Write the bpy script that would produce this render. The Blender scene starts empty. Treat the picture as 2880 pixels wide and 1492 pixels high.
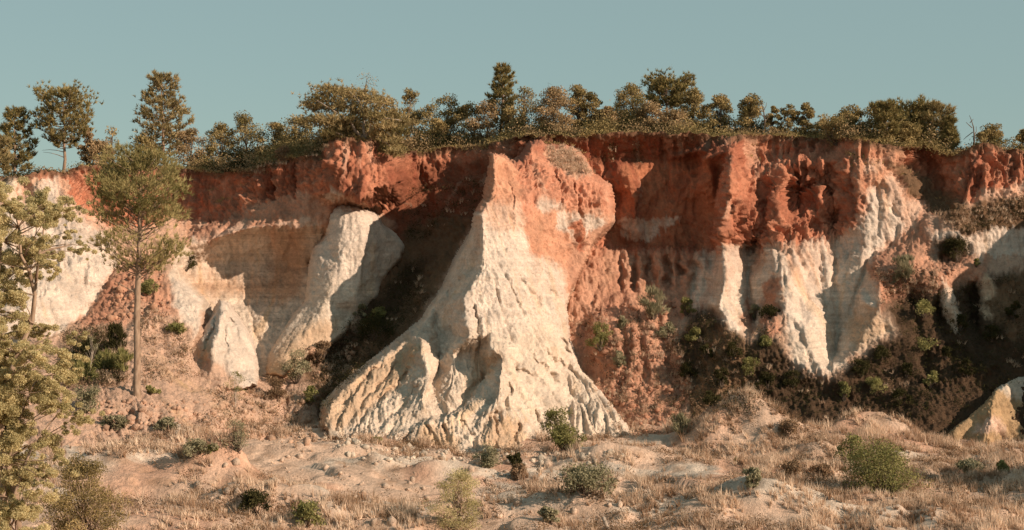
import bpy, math, random, time
import numpy as np
from mathutils import Vector
from mathutils.geometry import delaunay_2d_cdt

T_START = time.time()
scene = bpy.context.scene
COL = scene.collection
R = math.radians

# ------------------------------------------------------------------ camera
CAM_Z = 16.0
K = math.tan(R(19.0)) / 1440.0            # metres sideways per metre of distance and photo pixel
cam_data = bpy.data.cameras.new("camera")
cam_data.sensor_width = 36.0
cam_data.lens = 18.0 / math.tan(R(19.0))
cam_data.clip_start = 0.5
cam_data.clip_end = 6000.0
cam = bpy.data.objects.new("camera", cam_data)
COL.objects.link(cam)
cam.location = (0, 0, CAM_Z)
cam.rotation_euler = (R(90), 0, 0)
scene.camera = cam

# ------------------------------------------------------------------ sky and sun
SUN_DIR = Vector((0.80, -0.43, 0.42)).normalized()        # towards the sun: right of and behind the camera
SUN_ELEV = math.asin(SUN_DIR.z)
world = bpy.data.worlds.new("World")
scene.world = world
world.use_nodes = True
wn, wl = world.node_tree.nodes, world.node_tree.links
wn.clear()
sky = wn.new("ShaderNodeTexSky")
sky.sky_type = 'NISHITA'
sky.sun_disc = False
sky.sun_elevation = SUN_ELEV
sky.sun_rotation = math.atan2(SUN_DIR.x, SUN_DIR.y)
sky.altitude = 300
sky.air_density = 1.0
sky.dust_density = 0.6
sky.ozone_density = 1.0
bg = wn.new("ShaderNodeBackground")
bg.inputs["Strength"].default_value = 0.073
mixn = wn.new("ShaderNodeMix")
mixn.data_type = 'RGBA'
mixn.inputs["Factor"].default_value = 0.72
mixn.inputs["B"].default_value = (3.05, 4.25, 4.20, 1)       # the even, faded blue-green of this evening sky
wo = wn.new("ShaderNodeOutputWorld")
tint = wn.new("ShaderNodeMix")
tint.data_type = 'RGBA'
tint.blend_type = 'MULTIPLY'
tint.inputs["Factor"].default_value = 1.0
tint.inputs["B"].default_value = (0.95, 0.96, 0.80, 1)      # the photograph's colour cast
wl.new(sky.outputs["Color"], tint.inputs["A"])
wl.new(tint.outputs["Result"], mixn.inputs["A"])
wl.new(mixn.outputs["Result"], bg.inputs["Color"])
wl.new(bg.outputs["Background"], wo.inputs["Surface"])

sun_data = bpy.data.lights.new("sun", 'SUN')
sun_data.energy = 4.6
sun_data.angle = R(0.5)
sun_data.color = (1.0, 0.81, 0.63)
sun = bpy.data.objects.new("sun", sun_data)
COL.objects.link(sun)
sun.rotation_euler = SUN_DIR.to_track_quat('Z', 'Y').to_euler()
sun.location = (80, -40, 80)

scene.view_settings.view_transform = 'Standard'
scene.view_settings.look = 'None'
scene.view_settings.exposure = 0.45
scene.view_settings.gamma = 1.0
scene.view_settings.use_curve_mapping = False
scene.cycles.max_bounces = 6
scene.cycles.diffuse_bounces = 4
scene.cycles.use_denoising = True


# ------------------------------------------------------------------ helpers
def at(px, py, y):
    """World point that the photo shows at pixel (px, py) when it lies y metres away."""
    return Vector(((px - 1440.0) * K * y, y, CAM_Z - (py - 746.0) * K * y))


rs_perm = np.random.RandomState(7)
PERM = np.arange(256); rs_perm.shuffle(PERM); PERM = np.concatenate([PERM, PERM, PERM])
GRAD = rs_perm.normal(size=(256, 3)); GRAD /= np.linalg.norm(GRAD, axis=1)[:, None]


def noise3(x, y, z):
    """Gradient noise, about -1..1, on arrays."""
    x, y, z = np.broadcast_arrays(np.asarray(x, float), np.asarray(y, float), np.asarray(z, float))
    xi, yi, zi = np.floor(x).astype(np.int64), np.floor(y).astype(np.int64), np.floor(z).astype(np.int64)
    xf, yf, zf = x - xi, y - yi, z - zi
    xi &= 255; yi &= 255; zi &= 255
    u = xf * xf * xf * (xf * (xf * 6 - 15) + 10)
    v = yf * yf * yf * (yf * (yf * 6 - 15) + 10)
    w = zf * zf * zf * (zf * (zf * 6 - 15) + 10)
    out = 0
    for dx in (0, 1):
        for dy in (0, 1):
            for dz in (0, 1):
                g = GRAD[PERM[PERM[PERM[xi + dx] + yi + dy] + zi + dz] & 255]
                d = g[..., 0] * (xf - dx) + g[..., 1] * (yf - dy) + g[..., 2] * (zf - dz)
                out = out + d * (u if dx else 1 - u) * (v if dy else 1 - v) * (w if dz else 1 - w)
    return out * 1.7


def fbm(x, y, z, octaves=4, gain=0.5, lac=2.03):
    a, s, f = 1.0, 0.0, 1.0
    for o in range(octaves):
        s = s + a * noise3(x * f + 17.3 * o, y * f + 5.1 * o, z * f + 9.7 * o)
        a *= gain; f *= lac
    return s


def ridged(x, y, z, octaves=3, gain=0.5, sharp=1.0):
    a, s, f, t = 1.0, 0.0, 1.0, 0.0
    for o in range(octaves):
        s = s + a * (2 * (1 - np.minimum(np.abs(noise3(x * f + 31.7 * o, y * f + 3.3 * o, z * f + 7.9 * o)), 1)) ** sharp - 1)
        t += a; a *= gain; f *= 2.1
    return s / t


CELL_OFF = rs_perm.uniform(0, 1, (256, 3))


def cells(x, y, z):
    """Cellular noise: distance to the nearest and second nearest scattered point."""
    x, y, z = np.broadcast_arrays(np.asarray(x, np.float32), np.asarray(y, np.float32), np.asarray(z, np.float32))
    xi, yi, zi = np.floor(x).astype(np.int32), np.floor(y).astype(np.int32), np.floor(z).astype(np.int32)
    f1 = np.full(x.shape, 9.0, np.float32); f2 = f1.copy()
    for dx in (-1, 0, 1):
        for dy in (-1, 0, 1):
            for dz in (-1, 0, 1):
                h = PERM[PERM[PERM[(xi + dx) & 255] + ((yi + dy) & 255)] + ((zi + dz) & 255)] & 255
                o = CELL_OFF[h]
                d = (xi + dx + o[..., 0] - x) ** 2 + (yi + dy + o[..., 1] - y) ** 2 + (zi + dz + o[..., 2] - z) ** 2
                f2 = np.minimum(f2, np.maximum(d, f1)); f1 = np.minimum(f1, d)
    return np.sqrt(f1), np.sqrt(f2)


def sstep(a, b, x):
    t = np.clip((x - a) / (b - a), 0, 1)
    return t * t * (3 - 2 * t)


def blur(a, s):
    if s <= 0:
        return a
    n = int(3 * s + 1)
    k = np.exp(-0.5 * (np.arange(-n, n + 1) / s) ** 2); k /= k.sum()
    p = np.pad(a, ((n, n), (n, n)), mode='edge')
    p = sum(k[i] * p[i:i + a.shape[0], :] for i in range(2 * n + 1))
    return sum(k[i] * p[:, i:i + a.shape[1]] for i in range(2 * n + 1))


def poly_sd(px, py, poly):
    """Signed distance in pixels, positive inside the polygon."""
    poly = np.asarray(poly, float)
    d = np.full(px.shape, 1e18)
    inside = np.zeros(px.shape, bool)
    for i in range(len(poly)):
        ax, ay = poly[i]; bx, by = poly[(i + 1) % len(poly)]
        ex, ey = bx - ax, by - ay
        wx, wy = px - ax, py - ay
        t = np.clip((wx * ex + wy * ey) / (ex * ex + ey * ey + 1e-9), 0, 1)
        d = np.minimum(d, (wx - ex * t) ** 2 + (wy - ey * t) ** 2)
        c = ((ay > py) != (by > py))
        with np.errstate(divide='ignore', invalid='ignore'):
            inside ^= c & (px < ex * (py - ay) / (by - ay + 1e-12) + ax)
    d = np.sqrt(d)
    return np.where(inside, d, -d)


def cdt_depth(lines, gx, gy, extra_lines=()):
    """Surveyed break lines [(px, py, y), ...] -> depth on the sample grid (linear facets between the lines)."""
    vc, ys, ed, index = [], [], [], {}
    for ln in lines:
        prev = None
        for (px, py, y) in ln:
            key = (px, py)
            if key not in index:
                index[key] = len(vc); vc.append(Vector((px, py))); ys.append(y)
            i = index[key]
            if prev is not None and prev != i:
                ed.append((prev, i))
            prev = i
    V, E, F, ov, oe, of = delaunay_2d_cdt(vc, ed, [], 0, 1e-4)
    Y = []
    for v, o in zip(V, ov):
        if o:
            Y.append(ys[o[0]])
        else:       # a crossing of two lines
            dd = [((v - q).length, yy) for q, yy in zip(vc, ys)]
            dd.sort()
            w = [1 / (d + 1e-6) for d, _ in dd[:3]]
            Y.append(sum(a * b[1] for a, b in zip(w, dd[:3])) / sum(w))
    out = np.full(gx.shape, np.nan)
    for f in F:
        for k in range(1, len(f) - 1):
            a, b, c = V[f[0]], V[f[k]], V[f[k + 1]]
            ya, yb, yc = Y[f[0]], Y[f[k]], Y[f[k + 1]]
            det = (b.y - c.y) * (a.x - c.x) + (c.x - b.x) * (a.y - c.y)
            if abs(det) < 1e-9:
                continue
            x0, x1 = min(a.x, b.x, c.x), max(a.x, b.x, c.x)
            cols = np.where((gx[0] >= x0) & (gx[0] <= x1))[0]
            if len(cols) == 0:
                continue
            c0, c1 = cols[0], cols[-1] + 1
            X, Yp = gx[:, c0:c1], gy[:, c0:c1]
            l1 = ((b.y - c.y) * (X - c.x) + (c.x - b.x) * (Yp - c.y)) / det
            l2 = ((c.y - a.y) * (X - c.x) + (a.x - c.x) * (Yp - c.y)) / det
            l3 = 1 - l1 - l2
            m = (l1 >= -1e-6) & (l2 >= -1e-6) & (l3 >= -1e-6)
            sub = out[:, c0:c1]
            sub[m] = (l1 * ya + l2 * yb + l3 * yc)[m]
    return out


def normals_of(P):
    du = np.gradient(P, axis=1); dv = np.gradient(P, axis=0)
    n = np.cross(du, dv)
    n /= np.linalg.norm(n, axis=-1, keepdims=True) + 1e-12
    return n if n[..., 1].mean() < 0 else -n


def flow_streaks(P, specs, steps=24, stride=1.8):
    """Noise smeared along the line of steepest descent of a grid surface: the pattern that running water cuts.
    specs: (seed, grain) pairs; one field for each."""
    du = np.gradient(P, axis=1); dv = np.gradient(P, axis=0)
    g11 = (du * du).sum(-1); g12 = (du * dv).sum(-1); g22 = (dv * dv).sum(-1)
    zu, zv = du[..., 2], dv[..., 2]
    det = g11 * g22 - g12 * g12 + 1e-9
    fu = -(g22 * zu - g12 * zv) / det
    fv = -(-g12 * zu + g11 * zv) / det
    fu, fv = blur(fu, 3), blur(fv, 3)
    ln = np.sqrt(fu * fu + fv * fv) + 1e-9
    fu = (fu / ln * stride).astype(np.float32).ravel(); fv = (fv / ln * stride).astype(np.float32).ravel()
    nr, nc = P.shape[:2]
    N_ = []
    for seed, wave in specs:
        n = blur(np.random.RandomState(seed).normal(size=(nr, nc)), wave)
        N_.append((n / n.std()).astype(np.float32).ravel())
    jj, ii = np.meshgrid(np.arange(nc, dtype=np.float32), np.arange(nr, dtype=np.float32))
    acc = [n.copy() for n in N_]
    for sgn in (1, -1):
        r, c = ii.ravel().copy(), jj.ravel().copy()
        k = np.arange(nr * nc)
        for s_ in range(steps):
            r += sgn * fv[k]; c += sgn * fu[k]
            np.clip(r, 0, nr - 1, out=r); np.clip(c, 0, nc - 1, out=c)
            k = (r + 0.5).astype(np.int32) * nc + (c + 0.5).astype(np.int32)
            k = np.minimum(k, nr * nc - 1)
            for a_, n in zip(acc, N_):
                a_ += n[k]
    return [(a_ / a_.std()).reshape(nr, nc).astype(float) for a_ in acc]


def grid_mesh(name, P, mat, colour=None, keep=None, strata=None):
    nr, nc = P.shape[:2]
    idx = np.arange(nr * nc).reshape(nr, nc)
    q = np.stack([idx[:-1, :-1], idx[1:, :-1], idx[1:, 1:], idx[:-1, 1:]], -1).reshape(-1, 4)
    used = np.arange(nr * nc)
    V = P.reshape(-1, 3)
    if keep is not None:
        kf = keep.reshape(-1)
        q = q[kf[q].all(1)]
        used = np.unique(q)
        remap = np.full(nr * nc, -1); remap[used] = np.arange(len(used))
        q = remap[q]; V = V[used]
    me = mesh_from(name, V, q)
    if colour is not None:
        c = np.ones((len(used), 4), np.float32)
        c[:, :3] = colour.reshape(-1, 3)[used]
        if strata is not None:
            c[:, 3] = strata.reshape(-1)[used]
        a = me.attributes.new("rock", 'FLOAT_COLOR', 'POINT')
        a.data.foreach_set("color", c.ravel())
    me.shade_smooth()
    me.materials.append(mat)
    ob = bpy.data.objects.new(name, me)
    COL.objects.link(ob)
    return ob


def mesh_from(name, V, F):
    """F: (n, 3) or (n, 4) index array, or a list of such arrays."""
    if not isinstance(F, (list, tuple)):
        F = [F]
    F = [np.asarray(f) for f in F if len(f)]
    me = bpy.data.meshes.new(name)
    V = np.ascontiguousarray(V, np.float32)
    me.vertices.add(len(V)); me.vertices.foreach_set("co", V.ravel())
    loops = np.concatenate([f.ravel() for f in F]).astype(np.int32)
    sizes = np.concatenate([np.full(len(f), f.shape[1], np.int32) for f in F])
    starts = np.concatenate([[0], np.cumsum(sizes)[:-1]]).astype(np.int32)
    me.loops.add(len(loops)); me.loops.foreach_set("vertex_index", loops)
    me.polygons.add(len(sizes)); me.polygons.foreach_set("loop_start", starts)
    me.update(calc_edges=True)
    return me


def tag(o, label=None, cat=None, group=None, kind=None):
    if label: o["label"] = label
    if cat: o["category"] = cat
    if group: o["group"] = group
    if kind: o["kind"] = kind
    return o


# ------------------------------------------------------------------ materials
def new_mat(name):
    m = bpy.data.materials.new(name); m.use_nodes = True
    nt = m.node_tree
    b = nt.nodes["Principled BSDF"]
    return m, nt, nt.nodes, nt.links, b


def rock_material():
    m, nt, N, L, b = new_mat("weathered_rock")
    at_ = N.new("ShaderNodeAttribute"); at_.attribute_name = "rock"
    geo = N.new("ShaderNodeNewGeometry")
    # layering: noise squeezed in height
    mp = N.new("ShaderNodeMapping"); mp.inputs["Scale"].default_value = (0.10, 0.10, 3.4)
    L.new(geo.outputs["Position"], mp.inputs["Vector"])
    st = N.new("ShaderNodeTexNoise"); st.inputs["Scale"].default_value = 1.0; st.inputs["Detail"].default_value = 5
    st.inputs["Roughness"].default_value = 0.65
    L.new(mp.outputs["Vector"], st.inputs["Vector"])
    str_ = N.new("ShaderNodeMapRange"); str_.inputs[1].default_value = 0.3; str_.inputs[2].default_value = 0.7
    str_.inputs[3].default_value = 0.70; str_.inputs[4].default_value = 1.16
    L.new(st.outputs["Fac"], str_.inputs["Value"])
    smix = N.new("ShaderNodeMix"); smix.data_type = 'FLOAT'; smix.inputs["A"].default_value = 1.0
    L.new(at_.outputs["Alpha"], smix.inputs["Factor"]); L.new(str_.outputs["Result"], smix.inputs["B"])
    # blotches and grains
    n1 = N.new("ShaderNodeTexNoise"); n1.inputs["Scale"].default_value = 0.45; n1.inputs["Detail"].default_value = 8
    n1.inputs["Roughness"].default_value = 0.7
    L.new(geo.outputs["Position"], n1.inputs["Vector"])
    r1 = N.new("ShaderNodeMapRange"); r1.inputs[1].default_value = 0.3; r1.inputs[2].default_value = 0.7
    r1.inputs[3].default_value = 0.72; r1.inputs[4].default_value = 1.22
    L.new(n1.outputs["Fac"], r1.inputs["Value"])
    n2 = N.new("ShaderNodeTexNoise"); n2.inputs["Scale"].default_value = 4.6; n2.inputs["Detail"].default_value = 6
    n2.inputs["Roughness"].default_value = 0.75
    L.new(geo.outputs["Position"], n2.inputs["Vector"])
    r2 = N.new("ShaderNodeMapRange"); r2.inputs[1].default_value = 0.3; r2.inputs[2].default_value = 0.7
    r2.inputs[3].default_value = 0.74; r2.inputs[4].default_value = 1.20
    L.new(n2.outputs["Fac"], r2.inputs["Value"])
    mul = N.new("ShaderNodeMath"); mul.operation = 'MULTIPLY'
    L.new(r1.outputs["Result"], mul.inputs[0]); L.new(r2.outputs["Result"], mul.inputs[1])
    mul2 = N.new("ShaderNodeMath"); mul2.operation = 'MULTIPLY'
    L.new(mul.outputs[0], mul2.inputs[0]); L.new(smix.outputs[0], mul2.inputs[1])
    vm = N.new("ShaderNodeVectorMath"); vm.operation = 'SCALE'
    L.new(at_.outputs["Color"], vm.inputs[0]); L.new(mul2.outputs[0], vm.inputs["Scale"])
    L.new(vm.outputs["Vector"], b.inputs["Base Color"])
    b.inputs["Roughness"].default_value = 0.95
    b.inputs["Specular IOR Level"].default_value = 0.12
    bump = N.new("ShaderNodeBump"); bump.inputs["Strength"].default_value = 0.85; bump.inputs["Distance"].default_value = 0.26
    n3 = N.new("ShaderNodeTexNoise"); n3.inputs["Scale"].default_value = 3.4; n3.inputs["Detail"].default_value = 9
    n3.inputs["Roughness"].default_value = 0.68
    L.new(geo.outputs["Position"], n3.inputs["Vector"])
    L.new(n3.outputs["Fac"], bump.inputs["Height"])
    L.new(bump.outputs["Normal"], b.inputs["Normal"])
    return m


ROCK = rock_material()

# rock kinds: albedo, then how strongly each relief shows: ribs, lumps, water rills, layers
WHITE = ((0.63, 0.510, 0.420), 0.15, 0.10, 0.60, 0.40)
WALLW = ((0.65, 0.525, 0.420), 0.10, 0.06, 0.25, 0.8)
CREAM = ((0.65, 0.515, 0.405), 0.0, 0.15, 1.0, 0.2)
GOLD = ((0.54, 0.375, 0.255), 0.0, 0.15, 0.8, 0.2)
RED = ((0.50, 0.205, 0.122), 1.0, 0.45, 0.35, 0.15)
REDF = ((0.54, 0.245, 0.155), 0.42, 0.35, 0.5, 0.1)
OCHRE = ((0.42, 0.275, 0.155), 0.0, 0.15, 0.9, 0.2)
LRED = ((0.57, 0.285, 0.180), 0.25, 0.3, 0.55, 0.1)
FLANK = ((0.65, 0.520, 0.415), 0.10, 0.08, 0.45, 0.35)
REDSM = ((0.42, 0.160, 0.085), 0.35, 0.2, 0.4, 0.1)
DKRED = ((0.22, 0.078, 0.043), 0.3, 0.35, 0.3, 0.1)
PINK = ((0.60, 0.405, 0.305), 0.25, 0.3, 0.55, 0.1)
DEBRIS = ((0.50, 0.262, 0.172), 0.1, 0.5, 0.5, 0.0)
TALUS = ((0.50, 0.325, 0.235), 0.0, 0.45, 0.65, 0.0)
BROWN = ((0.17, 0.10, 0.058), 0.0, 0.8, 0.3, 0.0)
SHADESOIL = ((0.075, 0.045, 0.027), 0.0, 0.7, 0.3, 0.0)  # dark soil, lowered further so that shade is in the colour
RUST = ((0.52, 0.335, 0.225), 0.1, 0.05, 0.25, 0.9)


def paint(gx, gy, base, polys, warp=10.0, seed=0.0):
    """Lay rock kinds over one another inside ragged-edged outlines."""
    wx = gx + warp * fbm(gx / 38.0, gy / 38.0, seed + 0.3, 4, 0.6)
    wy = gy + warp * fbm(gx / 38.0, gy / 38.0, seed + 8.7, 4, 0.6) + 0.9 * warp * fbm(gx / 9.0, gy / 160.0, seed + 3.1, 3, 0.6)
    col = np.empty(gx.shape + (3,)); col[:] = base[0]
    w = [np.full(gx.shape, float(base[i])) for i in range(1, 5)]
    for kind, feather, poly in polys:
        p = np.asarray(poly, float)
        a = sstep(-feather, feather, poly_sd(wx, wy, p))
        col += a[..., None] * (np.asarray(kind[0]) - col)
        for i in range(4):
            w[i] += a * (kind[i + 1] - w[i])
    return col, w


def relief(P, w, seed, amp=1.0, rillscale=1.0):
    """Push a coarse rock surface in and out along its normals."""
    n = normals_of(np.stack([blur(P[..., k], 4.0) for k in range(3)], -1))
    x, y, z = P[..., 0], P[..., 1], P[..., 2]
    s = seed * 13.7
    rib, lump, rill, strat = w
    wob = noise3(x * 0.12 + s, y * 0.12, z * 0.16) * 1.4 + noise3(x * 0.5 + s, y * 0.5, z * 0.5) * 0.35
    r1 = ridged((x + wob) * 0.27 + s, y * 0.25, z * 0.050 + s, 1)
    r2 = ridged((x + wob) * 0.72 + s, y * 0.7, z * 0.13 + s, 2, 0.5, 2.4)
    r3 = ridged((x + wob) * 2.0 + s, y * 1.8, z * 0.50 + s, 2, 0.6, 2.4)
    r4 = fbm(x * 2.6 + s, y * 2.6, z * 1.7 + s, 3, 0.6)
    patchy = sstep(-0.45, 0.5, noise3(x * 0.16 + s, y * 0.16, z * 0.2))
    pits = -np.clip(noise3(x * 1.1 + s, y * 1.1, z * 0.7) - 0.22, 0, 1) * 1.1
    wx_, wz_ = x + 0.35 * noise3(x * 1.3 + s, y * 1.3, z * 1.3), z + 0.5 * noise3(x * 1.1 + s, y * 1.1, z * 1.1 + 30)
    ca, cb = cells(wx_ * 0.95 + s, y * 0.8, wz_ * 0.42)
    crumble = (0.55 - ca) * 0.75 + np.minimum(cb - ca, 0.25) * 0.7
    cc, cd_ = cells(wx_ * 2.1 + s, y * 1.9, wz_ * 1.25 + 5)
    fine = (0.5 - cc) * 0.34
    ribs = r1 * 0.55 + (r2 * 0.85 + r3 * 0.42 + r4 * 0.14 + crumble * 0.75 + fine * 0.8) * (0.35 + 0.85 * patchy) + pits * patchy * 0.8
    rough = 0.35 + 0.95 * sstep(-0.5, 0.5, noise3(x * 0.22 + s, y * 0.22, z * 0.22 + 11))
    ce, cf = cells(wx_ * 1.25 + s, y * 1.1, wz_ * 1.35 + 9)
    lumps = fbm(x * 0.30 + s, y * 0.30, z * 0.36, 2) * 0.40 + rough * ((0.5 - ce) * 0.42 + fine * 0.9 + r4 * 0.24 + fbm(x * 0.9 + s, y * 0.9, z * 1.2, 3, 0.6) * 0.2)
    k0 = int(seed * 10)
    f1, f2, f0, s1, s2 = flow_streaks(P, [(k0 + 1, 2.6), (k0 + 2, 1.3), (k0 + 3, 5.0), (k0 + 5, 2.2), (k0 + 6, 1.2)])
    vary = 0.35 + 1.0 * sstep(-0.5, 0.6, fbm(x * 0.2 + s, y * 0.2, z * 0.2 + 3, 2))
    rills = (-np.abs(f1) * 0.20 + np.minimum(np.abs(f0), 1.2) * 0.22 * vary - np.abs(f2) * 0.19) * rillscale * (0.55 + 0.5 * vary)
    zt = z + 0.05 * x + 0.5 * noise3(x * 0.09 + s, y * 0.09, z * 0.12)
    strata = noise3(x * 0.10 + s, y * 0.10, zt * 2.3) * 0.06 + noise3(x * 0.25 + s, y * 0.25, zt * 5.1) * 0.03
    base = fbm(x * 0.11 + s, y * 0.11, z * 0.13, 2) * 0.25 + fbm(x * 0.8 + s, y * 0.8, z * 0.8, 5, 0.62) * 0.13
    base = base + 0.10 * ridged(x * 2.3 + s, y * 2.3, z * 1.9, 2, 0.6, 1.6)
    ribs = ribs - ribs.mean(); lumps = lumps - lumps.mean()
    rib, lump, rill = blur(rib, 4), blur(lump, 3), blur(rill, 3)
    d = amp * (rib * ribs + lump * lumps + rill * rills + strat * strata + base)
    return P + n * d[..., None], (s1, s2)


def stain(P, col, streaks, seed):
    """Mineral streaks washed down the faces: ochre on the white beds, maroon and cream on the red ones."""
    s1, s2 = streaks
    x, y, z = P[..., 0], P[..., 1], P[..., 2]
    area = sstep(-0.35, 0.45, fbm(x * 0.13 + seed, y * 0.13, z * 0.16, 3))
    redness = sstep(1.6, 2.3, col[..., 0] / (col[..., 1] + 1e-6))
    t = sstep(0.3, 2.0, s1) * 0.55 * area + sstep(0.6, 2.2, s2) * 0.35
    och = np.array((0.46, 0.30, 0.17)); mar = np.array((0.25, 0.075, 0.045)); crm = np.array((0.60, 0.40, 0.29))
    tw = (t * (1 - redness))[..., None]; col = col + tw * (och * col.mean(-1, keepdims=True) / 0.36 - col)
    tr = (sstep(0.4, 2.0, s1) * 0.60 * redness)[..., None]; col = col + tr * (mar - col)
    tc = (sstep(0.7, 2.2, -s2) * 0.45 * redness * area)[..., None]; col = col + tc * (crm - col)
    # red wash carried down over the white beds below
    trail = redness.copy()
    keep_ = 0.966 + 0.022 * np.clip(s1, -1.2, 1.4)
    for i in range(1, trail.shape[0]):
        trail[i] = np.maximum(trail[i], trail[i - 1] * np.minimum(keep_[i], 0.992))
    wash = np.clip(trail - redness, 0, 1) * (0.30 + 0.55 * sstep(-0.6, 1.4, s1) + 0.15 * sstep(-0.5, 1.0, s2))
    tt_ = (np.clip(wash, 0, 0.85) * (1 - redness))[..., None]
    dark = sstep(0.16, 0.26, col.mean(-1, keepdims=True))
    col = col + tt_ * dark * (np.array((0.56, 0.30, 0.195)) - col)
    return col


def world_grid(gx, gy, Y):
    return np.stack([(gx - 1440.0) * K * Y, Y, CAM_Z - (gy - 746.0) * K * Y], -1)

# ------------------------------------------------------------------ the cliff
RIM = [(-300, 500, 150), (-100, 495, 150), (0, 493, 149), (56, 497, 148), (112, 481, 150), (180, 481, 151), (225, 468, 152),
       (270, 465, 153), (380, 470, 157), (480, 472, 160), (543, 476, 160), (614, 487, 158.5), (719, 476, 155.8), (787, 446, 154.2),
       (844, 442, 153.4), (900, 440, 152.6), (930, 397, 151.5), (960, 390, 151), (1027, 390, 151), (1057, 393, 152), (1090, 428, 154),
       (1105, 430, 160), (1130, 428, 164), (1177, 427, 165), (1282, 412, 165), (1379, 408, 162), (1440, 385, 160), (1530, 382, 157),
       (1609, 382, 157), (1732, 371, 157.5), (1927, 375, 157), (2000, 378, 156.5), (2045, 380, 154.5), (2090, 380, 154.5), (2160, 380, 157), (2310, 389, 156), (2360, 389, 153),
       (2392, 389, 149.5), (2430, 392, 149), (2535, 415, 150), (2595, 407, 152.5), (2647, 422, 150.5), (2681, 437, 150), (2722, 419, 149),
       (2767, 400, 148.5), (2827, 419, 149), (2880, 426, 149), (3000, 430, 148), (3180, 430, 147)]
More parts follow.
